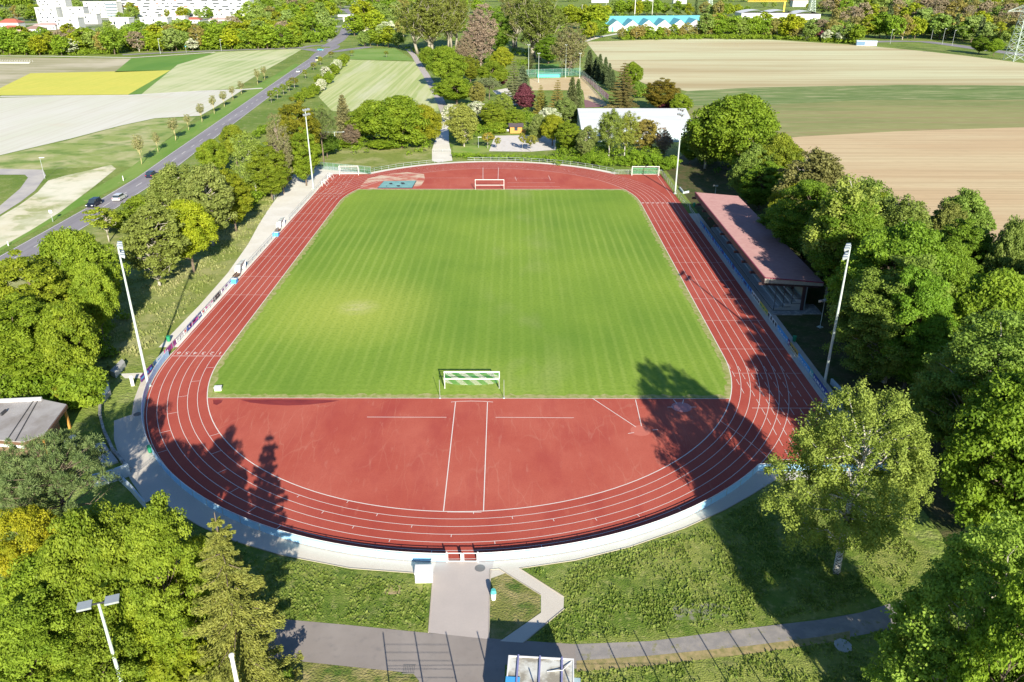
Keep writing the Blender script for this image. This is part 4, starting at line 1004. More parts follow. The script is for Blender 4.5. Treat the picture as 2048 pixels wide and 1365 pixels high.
# trees that stand behind the first rows of the wood and close it
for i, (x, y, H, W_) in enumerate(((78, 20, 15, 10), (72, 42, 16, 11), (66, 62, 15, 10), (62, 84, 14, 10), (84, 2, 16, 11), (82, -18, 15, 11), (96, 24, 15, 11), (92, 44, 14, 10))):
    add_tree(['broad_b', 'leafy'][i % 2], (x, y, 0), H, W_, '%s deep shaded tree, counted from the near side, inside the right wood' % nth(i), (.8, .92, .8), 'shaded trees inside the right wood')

# ---- roadside rows
for i, (u, vt, vb, w_) in enumerate(((272, 268, 329, 22), (309, 262, 305, 15), (343, 233, 282, 22), (372, 226, 261, 14), (398, 205, 245, 16), (423, 188, 229, 14), (444, 180, 215, 15), (462, 170, 201, 12), (480, 160, 189, 13), (512, 135, 170, 12), (526, 130, 160, 12))):
    TR('sapling', u, vt, vb, w_, '%s bare roadside tree from the near end of the row left of the main road' % nth(i), (1.1, 1.3, .8), 'bare young trees left of the main road')
for i, (u, vt, vb, w_, c_) in enumerate(((540, 178, 206, 16, (1, 1, .7)), (553, 172, 199, 15, (.9, 1, .7)), (565, 165, 191, 14, (1, 1, .8)), (576, 158, 184, 13, (1, 1, .7)), (587, 152, 177, 20, (1.1, .85, .7)), (609, 136, 158, 10, (1.1, 1, .8)), (626, 122, 141, 13, (1.1, .9, .8)), (640, 110, 131, 10, (1.3, 1.1, .8)), (661, 100, 116, 12, (1.2, .85, .8)))):
    TR('young', u, vt, vb, w_, '%s young tree from the near end of the row right of the main road' % nth(i), c_, 'young trees right of the main road')
TR('young', 703, 98, 113, 9, 'left one of the small trees on the meadow beyond the striped field', (1.1, 1, .8)); TR('young', 772, 99, 115, 10, 'right one of the small trees on the meadow beyond the striped field', (1.1, 1, .8))
for i, (u, vt, vb, w_, k_) in enumerate(((612, 172, 198, 26, 'bush'), (626, 165, 190, 26, 'bush'), (640, 155, 182, 22, 'blossom'), (637, 145, 172, 20, 'bush'), (655, 140, 168, 22, 'bush'), (651, 130, 155, 20, 'blossom'), (668, 124, 150, 22, 'bush'), (672, 116, 140, 22, 'blossom'), (682, 106, 134, 22, 'bush'), (690, 104, 124, 17, 'bush'), (680, 112, 130, 16, 'blossom'), (598, 180, 206, 22, 'bush'))):
    TR(k_, u, vt, vb, w_, '%s shrub, %s, from the near end of the hedgerow by the striped field' % (nth(i), 'white' if k_ == 'blossom' else 'green'), (1, 1, .8) if k_ == 'bush' else (1, 1, 1), 'hedgerow shrubs left of the striped field')

# ---- hedge behind the far bend
hd = MB(); rg = np.random.default_rng(77)
pts = [P(u, v) for u, v in [(908, 316), (960, 318), (1010, 320), (1060, 322), (1110, 325), (1160, 329), (1210, 333), (1260, 334), (1300, 335), (1328, 336)]]
cs = []
for p_ in resample([tuple(q[:2]) for q in pts], .55):
    for k in range(3): cs.append((p_.x + rg.normal() * .3, p_.y + rg.uniform(-1.2, 1.8), rg.uniform(.3, 1.3) + (.7 if p_.x > 15 else 0) * rg.random()))
cs = np.array(cs); C, U, W_ = leafset(cs, rg.uniform(.35, .75, len(cs)), 60, .14, rg)
hm = quads('hedge', C, U, W_, LM['broad']); ho = bpy.data.objects.new('hedge', hm); COL.objects.link(ho); ho.color = (.95, 1.1, .8, 1)
tag(ho, 'long bushy green hedge behind the railing of the far bend', 'hedge')
for i, (u, vt, vb, w_) in enumerate(((1180, 300, 328, 34), (1205, 308, 332, 30), (1278, 296, 332, 44), (1310, 302, 336, 40), (1340, 308, 340, 40), (1255, 306, 332, 34))):
    TR('bush', u, vt, vb, w_, '%s green bush standing out of the hedge behind the far bend, counted from the left' % nth(sorted((1180, 1205, 1278, 1310, 1340, 1255)).index(u)), (.95, 1.1, .8), 'bushes in the far hedge')
TR('bush', 690, 270, 292, 60, 'low green bush under the brownish conifer beyond the far left corner', (1, 1.05, .8)); TR('bush', 770, 276, 296, 70, 'low green bush under the bright green group at the far bank', (1.05, 1.1, .8))
# ================================================================= THINGS
W_ = {}
M['white'] = plain('white_paint', (0.80, 0.79, 0.76), .45, var=.06)
M['galv'] = plain('galvanised_steel', (0.50, 0.54, 0.54), .4, .4, var=.15)
M['mast'] = plain('pale_green_mast_paint', (0.56, 0.64, 0.58), .45, .1, var=.1)
M['dark'] = plain('dark_steel', (0.05, 0.05, 0.055), .5)
M['glass'] = plain('dark_glass', (0.03, 0.045, 0.06), .08, var=.02)
M['panel'] = plain('white_barrier_panel', (0.74, 0.76, 0.74), .5, var=.10, scale=.6)
M['fence_panel'] = plain('skylight_tinted_white_panel', (0.36, 0.66, 0.92), .5, var=.10, scale=.6)  # white panels; the blue of skylight in shade is put into the colour
M['blue'] = plain('sky_blue_paint', (0.08, 0.40, 0.78), .5)
M['navy'] = plain('navy_paint', (0.02, 0.06, 0.32), .5)
M['green'] = plain('bin_green', (0.02, 0.28, 0.13), .5)
M['teal'] = plain('turquoise_paint', (0.10, 0.50, 0.46), .5)
M['yellow'] = plain('yellow_print', (0.62, 0.56, 0.06), .5)
M['tan'] = plain('ochre_print', (0.55, 0.38, 0.08), .5)
M['pink'] = plain('magenta_print', (0.55, 0.06, 0.30), .5)
M['purple'] = plain('purple_print', (0.16, 0.03, 0.22), .5)
M['black'] = plain('black_print', (0.02, 0.02, 0.025), .5)
M['redp'] = plain('red_print', (0.55, 0.03, 0.05), .5)
M['wood'] = plain('brown_timber', (0.16, 0.085, 0.05), .7, var=.3, scale=6)
M['owood'] = plain('orange_timber', (0.55, 0.27, 0.06), .6, var=.2, scale=6)
M['mesh'] = netmat('wire_mesh', (0.45, 0.52, 0.50), .035, 5)
M['gmesh'] = netmat('green_wire_mesh', (0.10, 0.30, 0.22), .06, 5)
M['net'] = netmat('goal_net', (0.03, 0.33, 0.13), .055, 8, (0.70, 0.75, 0.70))
M['gnet'] = netmat('green_goal_net', (0.08, 0.36, 0.18), .06, 6)
M['stone'] = layered('weathered_stone', (0.30, 0.29, 0.27), [((0.50, 0.50, 0.46), 1.5, (0.48, 0.6), 0.9, (1, 1), 0), ((0.10, 0.11, 0.07), 3, (0.55, 0.7), 0.8, (1, 1), 0)])
M['slab'] = plain('concrete_slab', (0.44, 0.44, 0.42), .8, var=.1)
def yv(v):                                    # row of the photograph -> distance along the pitch
    return P(1029, v).y
# ---- perimeter railing and panels
def railing(name, pts, label, cat='railing', panel=False, step=2.6, h=1.05, pm=None, mesh=None, rails=(1.0,), lo=.12, pt=.9):
    root = empty(name, (0, 0, 0), 0, label, cat)
    r = MB()
    for z in rails: r.tube([(x, y, z * h) for x, y in pts], .035, 6)
    r.obj('rail', M['galv'] if not panel else M['white'], root)
    ps = resample(pts, step)
    pb = MB(); pb.cyl((0, 0, 0), (0, 0, h), .035, .035, 6)
    first = None
    for q in ps[:95]:
        if first is None: first = pb.obj('post', M['galv'], root, (q.x, q.y, 0))
        else:
            c = first.copy(); COL.objects.link(c); c.parent = root; c.location = (q.x, q.y, 0)
    if panel:
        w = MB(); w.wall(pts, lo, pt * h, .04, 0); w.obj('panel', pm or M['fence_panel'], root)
    if mesh:
        w = MB()
        k = len(pts); w.add([(x, y, .05) for x, y in pts] + [(x, y, h - .03) for x, y in pts], [(i, i + 1, k + i + 1, k + i) for i in range(k - 1)])
        w.obj('mesh_panel', mesh, root)
    return root
g0, g1_ = P(895, 1119).x, P(956, 1119).x
RB = 44.25
aL = PI + math.acos(-g0 / RB) if g0 < 0 else PI + math.acos(g0 / -RB)
aL = 2 * PI - math.acos(g0 / RB); aR = 2 * PI - math.acos(g1_ / RB)
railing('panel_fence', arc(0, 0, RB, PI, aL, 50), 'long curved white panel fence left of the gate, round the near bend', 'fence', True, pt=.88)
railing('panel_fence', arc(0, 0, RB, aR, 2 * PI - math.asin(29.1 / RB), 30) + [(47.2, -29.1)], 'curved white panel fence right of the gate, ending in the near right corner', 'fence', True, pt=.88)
railing('railing', [(-44.6, 0), (-44.6, 30.4)], 'low railing of the left side carrying advertising boards up to the nearer team shelter')
railing('railing', [(-44.6, 39), (-44.6, 61)], 'low railing between the two team shelters on the left side', mesh=M['mesh'])
railing('railing', [(-44.6, 69), (-44.6, 110.5)], 'low railing on the left side beyond the farther team shelter', mesh=M['mesh'])
fa = math.atan2(29.2, 33.7)
railing('railing', [(33.5, 113.8)] + arc(0, 84.39, 46.2, fa + .05, PI / 2 + .17, 30), 'galvanised railing round the far bend, right of the lane gate', rails=(1.0, .5), step=2.4)
railing('railing', arc(0, 84.39, 46.2, PI / 2 + .33, PI - fa - .04, 14), 'galvanised railing round the far bend, left of the lane gate', rails=(1.0, .5), step=2.4)
railing('railing', [(46.9, 66.5), (46.9, 76), (47.3, 80), (46.6, 84)], 'blue-white railing between the stand and the far right mast', rails=(1.0, .5), step=1.2)
railing('railing', [(46.6, 84), (46.5, 113.8), (33.6, 113.8)], 'mesh railing round the far right corner behind the spare goal', mesh=M['mesh'], h=1.2)
railing('railing', [(46.5, -29.0), (46.5, 66.4)], 'low railing in front of the advertising boards along the right straight', rails=(1.0, .55), step=2.2, h=.9)
railing('mesh_fence', [(-56.0, 122.5), (-33.5, 114.0)], 'tall pale mesh fence closing the far left corner', 'fence', mesh=M['gmesh'], h=2.0, step=2.0, rails=(1, .5))
railing('mesh_fence', [(-56.0, 122.5), (-53.9, 100), (-52.3, 84)], 'mesh fence along the outer edge of the pale path, far left', 'fence', mesh=M['mesh'], h=1.6)
# gate of two framed wings
gt = empty('track_gate', (g0, -RB + .05, 0), 0, 'white two-winged gate in the middle of the near panel fence', 'gate')
gw = (g1_ - g0) / 2
for k in range(2):
    m_ = MB(); x0 = k * gw + .06; x1 = (k + 1) * gw - .06
    for a_, b_ in (((x0, 0, .1), (x1, 0, .1)), ((x0, 0, 1.05), (x1, 0, 1.05)), ((x0, 0, .1), (x0, 0, 1.05)), ((x1, 0, .1), (x1, 0, 1.05))): m_.cyl(a_, b_, .045, .045, 6)
    m_.obj('gate_wing', M['white'], gt)
m_ = MB(); m_.box(gw - .16, gw + .16, -.03, .03, .1, 1.0); m_.obj('lock_plate', M['white'], gt)
for x in (-.02, 2 * gw + .02):
    m_ = MB(); m_.cyl((x, 0, 0), (x, 0, 1.2), .07, .07, 8); m_.obj('gate_post', M['white'], gt)

# ---- advertising boards: only blocks of lettering are left at this distance
def board(y0, y1, x, face, base, marks, label, side=1, group=None, z0=.12, z1=1.0):
    """board along the straight; face -1 looks to -x"""
    L = y1 - y0
    r = empty('advertising_board', (x, (y0 + y1) / 2, 0), 0, label, 'advertising board', group)
    b = MB(); b.box(-.03, .03, -L / 2, L / 2, z0, z1); b.obj('panel', base, r)
    rg_ = random.Random(int(abs(y0) * 100))
    for mt, n_, h_ in marks:
        m2 = MB(); xx = face * .036
        for i in range(n_):
            yc_ = -L / 2 + L * (i + .5) / n_ + rg_.uniform(-.03, .03) * L; wd = L / n_ * rg_.uniform(.45, .75); zc = (z0 + z1) / 2 + rg_.uniform(-.05, .05)
            hh = h_ * (z1 - z0) * rg_.uniform(.75, 1.1)
            m2.box(min(xx, xx + face * .004), max(xx, xx + face * .004), yc_ - wd / 2, yc_ + wd / 2, zc - hh / 2, zc + hh / 2)
        m2.obj('lettering', mt, r)
    return r
NB = 15
ys = [66.3 - i * (66.3 - 24.3) / NB for i in range(NB + 1)]
for i in range(NB):
    mk_ = [(M['navy'], 2, .9), (M['white'], 3, .16)] if i % 3 == 0 else [(M['navy'], 1, .95), (M['pink'], 1, .25)] if i % 3 == 1 else [(M['navy'], 2, .8)]
    board(ys[i + 1] + .03, ys[i] - .03, 47.0, -1, M['blue'], mk_, '%s blue advertising board from the far end of the row before the stand' % nth(i), group='blue boards in front of the stand')
seq = [(590, 612, 'panel', [('black', 5, .5)], 'white advertising board with black letters next after the blue row'),
       (612, 633, 'yellow', [('green', 3, .35)], 'yellow-green advertising board near the end of the stand'),
       (634, 659, 'panel', [('black', 4, .75)], 'white advertising board with bold black shapes beside the stand end'),
       (660, 688, 'blue', [('white', 5, .14)], 'light blue advertising board with a thin line of white writing'),
       (689, 694, 'purple', [('white', 1, .4)], 'very short purple advertising board before the ochre one'),
       (695, 716, 'tan', [('black', 5, .28)], 'ochre advertising board with dark letters'),
       (717, 748, 'blue', [('white', 6, .16)], 'blue advertising board nearest the green one on the right straight'),
       (749, 757, 'teal', [('white', 2, .45)], 'short green advertising board left of the near right mast'),
       (758, 795, 'navy', [('white', 8, .4)], 'long navy advertising board with white letters at the foot of the near right mast'),
       (796, 822, 'purple', [('pink', 4, .5)], 'purple and pink advertising board next to the big drooping birch')]
for a_, b_, bm_, mk_, lb in seq:
    board(yv(b_), yv(a_) - .05, 47.0, -1, M[bm_], [(M[q], n_, h_) for q, n_, h_ in mk_], lb)
seq = [(741, 768, 'purple', [('blue', 3, .4)], 'dark purple advertising board by the foot of the near left mast'),
       (716, 740, 'panel', [('blue', 5, .28)], 'white and pale blue advertising board beside the finish line'),
       (690, 715, 'pink', [('purple', 5, .55)], 'magenta advertising board with dark lettering on the left side'),
       (674, 689, 'panel', [('galv', 3, .2)], 'white advertising board with faint grey writing on the left side'),
       (666, 673, 'panel', [('redp', 1, .5)], 'short white advertising board with one red sign, left side'),
       (634, 665, 'navy', [('pink', 1, .5), ('white', 3, .3)], 'navy advertising board with pink square and white writing, left side'),
       (627, 633, 'panel', [('redp', 1, .45)], 'short white board with a small red sign beyond the navy one'),
       (608, 626, 'panel', [('pink', 3, .3)], 'white advertising board with pale pink scribbles, left side'),
       (591, 607, 'black', [('galv', 3, .16)], 'black advertising board on the left side'),
       (566, 590, 'panel', [('purple', 3, .4)], 'white advertising board with small purple signs, nearest the team shelters')]
for a_, b_, bm_, mk_, lb in seq:
    board(yv(b_) + .04, yv(a_) - .04, -44.72, 1, M[bm_], [(M[q], n_, h_) for q, n_, h_ in mk_], lb)

# ---- goals
def goal(name, loc, rz, label, net=None, backz=2.0, depth=1.1, W=7.32, H=2.44, full=False):
    r = empty(name, loc, rz, label, 'goal')
    for x in (-W / 2, W / 2):
        p_ = MB(); p_.box(x - .06, x + .06, -.06, .06, 0, H); p_.obj('goal_post', M['white'], r)
    c = MB(); c.box(-W / 2 - .06, W / 2 + .06, -.062, .062, H, H + .12); c.obj('crossbar', M['white'], r)
    b = MB()
    for x in (-W / 2 + .02, W / 2 - .02):
        b.cyl((x, 0, H), (x, -depth, backz), .03, .03, 6); b.cyl((x, -depth, backz), (x, -.05 if not full else -depth - .3, .05), .03, .03, 6)
    b.cyl((-W / 2, -depth, backz), (W / 2, -depth, backz), .06, .06, 6)
    if full: b.cyl((-W / 2, -depth - .3, .05), (W / 2, -depth - .3, .05), .04, .04, 6)
    b.obj('net_frame', M['white'], r)
    if net:
        m_ = MB(); N = 24
        for i in range(N):
            x0, x1 = -W / 2 + W * i / N, -W / 2 + W * (i + 1) / N
            if full: lv = [((0, H), (0, H)), ((-depth, backz), (-depth, backz)), ((-depth - .3, .05), (-depth - .3, .05))]
            else:
                s0, s1 = math.sin(PI * i / N), math.sin(PI * (i + 1) / N)
                lv = [((0, H), (0, H)), ((-depth * .5, 2.2 - .1 * s0), (-depth * .5, 2.2 - .1 * s1)), ((-depth, backz), (-depth, backz)), ((-depth - .05, backz - .35 - .55 * s0 ** .5), (-depth - .05, backz - .35 - .55 * s1 ** .5))]
            for (a0, a1_), (b0, b1) in zip(lv[:-1], lv[1:]):
                m_.add([(x0, a0[0], a0[1]), (x1, a1_[0], a1_[1]), (x1, b1[0], b1[1]), (x0, b0[0], b0[1])], [(0, 1, 2, 3)])
        for x in (-W / 2, W / 2): m_.add([(x, 0, .05 if full else backz - .4), (x, 0, H), (x, -depth, backz), (x, -depth - (.3 if full else 0), .05 if full else backz - .4)], [(0, 1, 2, 3)])
        m_.obj('net', net, r)
    return r
goal('football_goal', (.35, -9.75, .03), 0, 'white football goal with green and white net at the near end of the pitch', M['net'])
goal('football_goal', (-.35, 97.0, .03), 0, 'white football goal without net at the far end of the pitch', None, 1.35, 1.0)
p = P(1263, 352); goal('football_goal', (p.x + 3.75, p.y, .03), PI, 'spare football goal with green net in the far right corner', M['gnet'], 1.9, 1.2, full=True)
goal('football_goal', (44.0, -21.6, .03), PI / 2, 'spare football goal parked at the near right corner under the drooping birch', M['gnet'], 1.9, 1.5, full=True)
goal('football_goal', (-39.3, 112.4, .03), PI, 'spare white goal at the far left corner of the track', M['mesh'], 1.9, 1.2, W=5.2, full=True)
goal('small_goal', (-44.0, 108.5, .03), PI / 2, 'farther of two small white goals at the far left edge of the track', None, .9, .8, W=2.4, H=1.2, full=True)
goal('small_goal', (-44.0, 101.5, .03), PI / 2, 'nearer of two small white goals at the far left edge of the track', None, .9, .8, W=2.4, H=1.2, full=True)
for (u, lb) in ((880, 'left'), (1008, 'right')):
    p = P(u, 797); m_ = MB(); m_.cyl((0, 0, 0), (0, 0, 2.7), .035, .03, 6); m_.cyl((0, 0, 0), (0, 0, .06), .18, .14, 10)
    tag(m_.obj('net_post', M['galv'], None, (p.x, p.y, .03)), 'thin upright pole on the %s of the near goal' % lb, 'pole')
# ---- small things on the ground
p = P(437, 781); r = empty('equipment_box', (p.x, p.y, .03), .1, 'small white box standing on the near left corner of the pitch', 'box')
m_ = MB(); m_.box(-.45, .45, -.3, .3, 0, .5); m_.obj('body', M['white'], r); m_ = MB(); m_.box(-.48, .48, -.33, .33, .5, .56); m_.obj('lid', M['white'], r)
p = P(848, 1166); r = empty('ticket_cabinet', (p.x, p.y + .5, 0), .03, 'white square cabinet beside the ring path left of the entrance drive', 'cabinet')
m_ = MB(); m_.box(-.8, .8, -.55, .55, 0, 1.1); m_.obj('body', M['white'], r); m_ = MB(); m_.box(-.86, .86, -.62, .62, 1.1, 1.18); m_.obj('lid', M['white'], r)
p = P(987, 1199); r = empty('waste_bin', (p.x, p.y, 0), 0, 'white bin with turquoise top at the edge of the entrance drive', 'bin')
m_ = MB(); m_.cyl((0, 0, 0), (0, 0, .75), .20, .26, 12); m_.obj('body', M['white'], r); m_ = MB(); m_.cyl((0, 0, .75), (0, 0, 1.1), .28, .2, 12); m_.obj('lid', M['teal'], r)
for (u, v, h_, lb) in ((310, 906, 1.0, 'green bin against the panel fence in the shade of the left bend'), (338, 684, 1.0, 'green bin in the grass beside the left path near the mast'), (1588, 684, 1.0, 'green bin on the shaded grass near the near end of the stand'), (1388, 414, 1.0, 'green bin under the far end of the stand roof')):
    p = P(u, v); r = empty('waste_bin', (p.x - (0.5 if u == 310 else 0), p.y, 0), 0, lb, 'bin')
    m_ = MB(); m_.cyl((0, 0, .1), (0, 0, .85), .24, .30, 12); m_.obj('body', M['green'], r)
    m_ = MB(); m_.cyl((0, 0, .85), (0, 0, .95), .31, .31, 12); m_.obj('lid', M['green'], r)
# high-jump cushion cover / sand pit with blue cover
q = P2([(756, 377), (768, 364), (832, 363), (824, 377)])
r = empty('sand_pit', (sum(a[0] for a in q) / 4, sum(a[1] for a in q) / 4, 0.03), 0, 'long jump pit under a turquoise tarpaulin in the far left of the track', 'sand pit')
c0 = r.location; q2 = [(a[0] - c0.x, a[1] - c0.y) for a in q]
m_ = MB(); m_.prism([(a * 1.03, b * 1.06) for a, b in q2], 0, .10); m_.obj('border', M['dark'], r)
m_ = MB(); N = 14
A_, B_, C_, D_ = [Vector(a) for a in q2]
vs = []
for j in range(N + 1):
    for i in range(N + 1):
        s_, t_ = i / N, j / N; a_ = (A_ * (1 - s_) + D_ * s_) * (1 - t_) + (B_ * (1 - s_) + C_ * s_) * t_
        vs.append((a_.x, a_.y, .14 + .12 * math.sin(s_ * 17 + t_ * 5) * math.sin(t_ * 7) * math.sin(PI * s_) * math.sin(PI * t_)))
m_.add(vs, [(j * (N + 1) + i, j * (N + 1) + i + 1, (j + 1) * (N + 1) + i + 1, (j + 1) * (N + 1) + i) for j in range(N) for i in range(N)])
m_.obj('cover', plain('turquoise_tarpaulin', (0.22, 0.44, 0.42), .5), r)

# ---- team shelters on the left side
def shelter(y0, lb1, lb2, lb3):
    r = empty('team_shelter', (-44.6, y0 + 5.2, .02), 0, lb1, 'shelter')
    m_ = MB()
    for y in (-1.6, 0, 1.6):
        m_.tube([(-.7, y, 0), (-.75, y, 1.2), (-.45, y, 1.85), (.45, y, 2.05)], .035, 6)
    m_.cyl((.45, -1.6, 2.05), (.45, 1.6, 2.05), .03, .03, 6); m_.obj('frame', M['galv'], r)
    m_ = MB(); pr = [(-.7, .1), (-.75, 1.2), (-.45, 1.85), (.45, 2.05)]
    for (xa, za), (xb, zb) in zip(pr[:-1], pr[1:]): m_.add([(xa, -1.6, za), (xa, 1.6, za), (xb, 1.6, zb), (xb, -1.6, zb)], [(0, 1, 2, 3)])
    for y in (-1.6, 1.6): m_.add([(x_, y, z_) for x_, z_ in pr] + [(.1, y, .1)], [(0, 1, 2, 3, 4)])
    cm_ = plain('cloudy_acrylic', (0.72, 0.74, 0.72), .2); m_.obj('canopy', cm_, r)
    b = empty('bench', (-44.6, y0 + 2.2, .02), 0, lb2, 'bench')
    m_ = MB(); m_.box(-.25, .25, -1.4, 1.4, .42, .48); m_.obj('seat', M['wood'], b)
    m_ = MB(); m_.box(-.3, -.24, -1.4, 1.4, .6, .9); m_.obj('backrest', M['wood'], b)
    for y in (-1.1, 1.1): m_ = MB(); m_.box(-.22, .22, y - .04, y + .04, 0, .42); m_.obj('leg', M['dark'], b)
    c = empty('equipment_box', (-44.4, y0 - .2, .02), 0, lb3, 'box')
    m_ = MB(); m_.box(-.6, .6, -.55, .55, 0, .75); m_.obj('body', M['blue'], c); m_ = MB(); m_.box(-.62, .62, -.2, .2, .75, .80); m_.obj('lid', M['white'], c)
shelter(yv(566), 'nearer of two clear team shelters on the left side line', 'brown bench beside the nearer team shelter', 'blue and white box at the nearer team shelter')
shelter(yv(472), 'farther of two clear team shelters on the left side line', 'brown bench beside the farther team shelter', 'blue and white box at the farther team shelter')

# ---- floodlight masts
def mast(ub, vb, ut, vt, label, name='floodlight_mast', rows=2, n_=3, span=1.9, r0=.2, rz=0):
    p = P(ub, vb); lo, hi = 2, 40
    for _ in range(30):
        H = (lo + hi) / 2
        if proj((p.x, p.y, H))[1] > vt: lo = H
        else: hi = H
    r = empty(name, (p.x, p.y, 0), rz, label, 'floodlight')
    m_ = MB(); m_.cyl((0, 0, 0), (0, 0, H * .5), r0, r0 * .78, 12); m_.cyl((0, 0, H * .5), (0, 0, H), r0 * .78, r0 * .5, 12); m_.box(-.35, .35, -.35, .35, 0, .12); m_.obj('pole', M['mast'], r)
    m_ = MB()
    for k in range(rows): m_.box(-span / 2, span / 2, -.06, .06, H - .15 - k * 1.15, H - .03 - k * 1.15)
    m_.obj('crossarm', M['galv'], r)
    for k in range(rows):
        for i in range(n_):
            x = -span / 2 + span * i / max(1, n_ - 1)
            m_ = MB(); z = H - .05 - k * 1.15
            vs = [(x - .2, .05, z - .05), (x + .2, .05, z - .05), (x + .2, .05, z + .2), (x - .2, .05, z + .2), (x - .28, .5, z - .3), (x + .28, .5, z - .3), (x + .28, .58, z + .08), (x - .28, .58, z + .08)]
            m_.add(vs, [(0, 1, 2, 3), (7, 6, 5, 4), (0, 4, 5, 1), (1, 5, 6, 2), (2, 6, 7, 3), (3, 7, 4, 0)])
            m_.obj('lamp_head', M['galv'], r)
    return H
mast(297, 772, 241, 490, 'near left floodlight mast beside the finish line', rz=-1.1)
mast(1648, 772, 1693, 494, 'near right floodlight mast beside the navy board', rz=1.1)
mast(627, 378, 612, 219, 'far left floodlight mast at the far end of the pale path', rz=-2.0)
mast(1350, 388, 1363, 219, 'far right floodlight mast before the tan shade', rz=2.0)
mast(672, 300, 672, 264, 'small T-shaped floodlight on the grass beyond the far left corner', rows=1, n_=2, span=5.5, r0=.12)
for u, vb, vt, lb in ((1057, 155, 90, 'leftmost floodlight pole of the courts behind the track'), (1077, 165, 107, 'second floodlight pole from the left at the courts, in front of the green shelter'), (1131, 155, 90, 'third floodlight pole from the left at the courts'), (1159, 156, 107, 'rightmost floodlight pole of the courts, beside the conifer row')):
    mast(u, vb, u, vt, lb, rows=1, n_=2, span=1.0, r0=.13)
# two-headed lamp at lower left
x_, y_, H_ = locate(197, 1207, 1560)
H_ = 12.0; p = P(197, 1207, H_)
r = empty('two_headed_lamp', (p.x, p.y, 0), .35, 'two-headed lamp with flat square heads at lower left', 'lamp')
m_ = MB(); m_.cyl((0, 0, 0), (0, 0, 12), .17, .09, 12); m_.obj('pole', M['mast'], r)
m_ = MB(); m_.box(-.55, .55, -.05, .05, 11.95, 12.05); m_.obj('arm', M['dark'], r)
for s_ in (-1, 1):
    m_ = MB(); m_.box(s_ * .85 - .45, s_ * .85 + .45, -.4, .4, 11.97, 12.12); m_.obj('lamp_head', M['galv'], r)
p = P(463, 1312, 9.0); r = empty('lamp_post', (p.x, p.y, 0), 0, 'white post with flat top in front of the brown spruce', 'post')
m_ = MB(); m_.cyl((0, 0, 0), (0, 0, 9), .17, .14, 10); m_.obj('pole', M['white'], r)
m_ = MB(); m_.cyl((0, 0, 9), (0, 0, 9.08), .19, .19, 10); m_.obj('cap', M['white'], r)

# ---- stand
def corr():
    m, n, l, b = newmat('corrugated_roof')
    tc = n.new('ShaderNodeTexCoord')
    mp = n.new('ShaderNodeMapping'); mp.inputs['Scale'].default_value = (.35, 1, 1); l.new(tc.outputs['Object'], mp.inputs['Vector'])
    no = n.new('ShaderNodeTexNoise'); no.inputs['Scale'].default_value = 2.2; no.inputs['Roughness'].default_value = .75; no.inputs['Detail'].default_value = 6; l.new(mp.outputs[0], no.inputs['Vector'])
    cr = n.new('ShaderNodeMix'); cr.data_type = 'RGBA'; cr.inputs[6].default_value = (.22, .075, .085, 1); cr.inputs[7].default_value = (.50, .34, .30, 1)
    l.new(no.outputs['Fac'], cr.inputs[0]); l.new(cr.outputs[2], b.inputs['Base Color'])
    b.inputs['Roughness'].default_value = .45
    return m
st = empty('grandstand', (46.5, 17, 0), 0, 'long open grandstand with maroon edged corrugated roof beside the right straight', 'grandstand')
YL_, XR = 54.4, 9.6
zf, zb = 5.9, 5.05
m_ = MB(); N = 218; vs = []                                  # real corrugations, ribs running down the slope
for i in range(N * 2 + 1):
    y = YL_ * i / (N * 2); dz = (.045 if i % 2 else -.0)
    vs += [(-.02, y, zf + dz + .02), (XR, y, zb + dz + .02)]
m_.add(vs, [(2 * i, 2 * i + 1, 2 * i + 3, 2 * i + 2) for i in range(N * 2)])
m_.obj('roof', corr(), st)
mar = plain('maroon_trim', (0.24, 0.045, 0.075), .5); drk = plain('dark_stained_timber', (0.055, 0.028, 0.03), .7)
m_ = MB(); m_.box(-.10, -.03, -.1, YL_ + .1, zf - 1.0, zf - .06); m_.obj('fascia', plain('weathered_maroon_board', (0.12, 0.06, 0.07), .7, var=.3), st)
m_ = MB(); m_.box(-.14, .05, -.14, YL_ + .14, zf - .05, zf + .10); m_.add([(-.12, -.14, zf - .05), (XR, -.14, zb - .05), (XR, -.14, zb + .1), (-.12, -.14, zf + .1), (-.12, .02, zf - .05), (XR, .02, zb - .05), (XR, .02, zb + .1), (-.12, .02, zf + .1)], [(0, 1, 2, 3), (7, 6, 5, 4), (3, 2, 6, 7), (0, 4, 5, 1)])
m_.obj('roof_trim', mar, st)
m_ = MB(); m_.add([(0, -.06, zf - .9), (1.4, -.06, zf - .95), (XR, -.06, zb - .6), (XR, -.06, zb - .06), (0, -.06, zf - .06), (0, 0.0, zf - .9), (1.4, 0.0, zf - .95), (XR, 0.0, zb - .6), (XR, 0.0, zb - .06), (0, 0.0, zf - .06)], [(0, 1, 2, 3, 4), (9, 8, 7, 6, 5), (0, 5, 6, 1), (1, 6, 7, 2)])
m_.obj('gable_board', plain('pale_gable_board', (0.34, 0.32, 0.27), .7, var=.3), st)
m_ = MB(); m_.add([(.0, .1, zf - .12), (XR, .1, zb - .12), (XR, YL_ - .1, zb - .12), (0, YL_ - .1, zf - .12)], [(0, 1, 2, 3)]); m_.obj('ceiling', drk, st)
nb = 11; beam = None
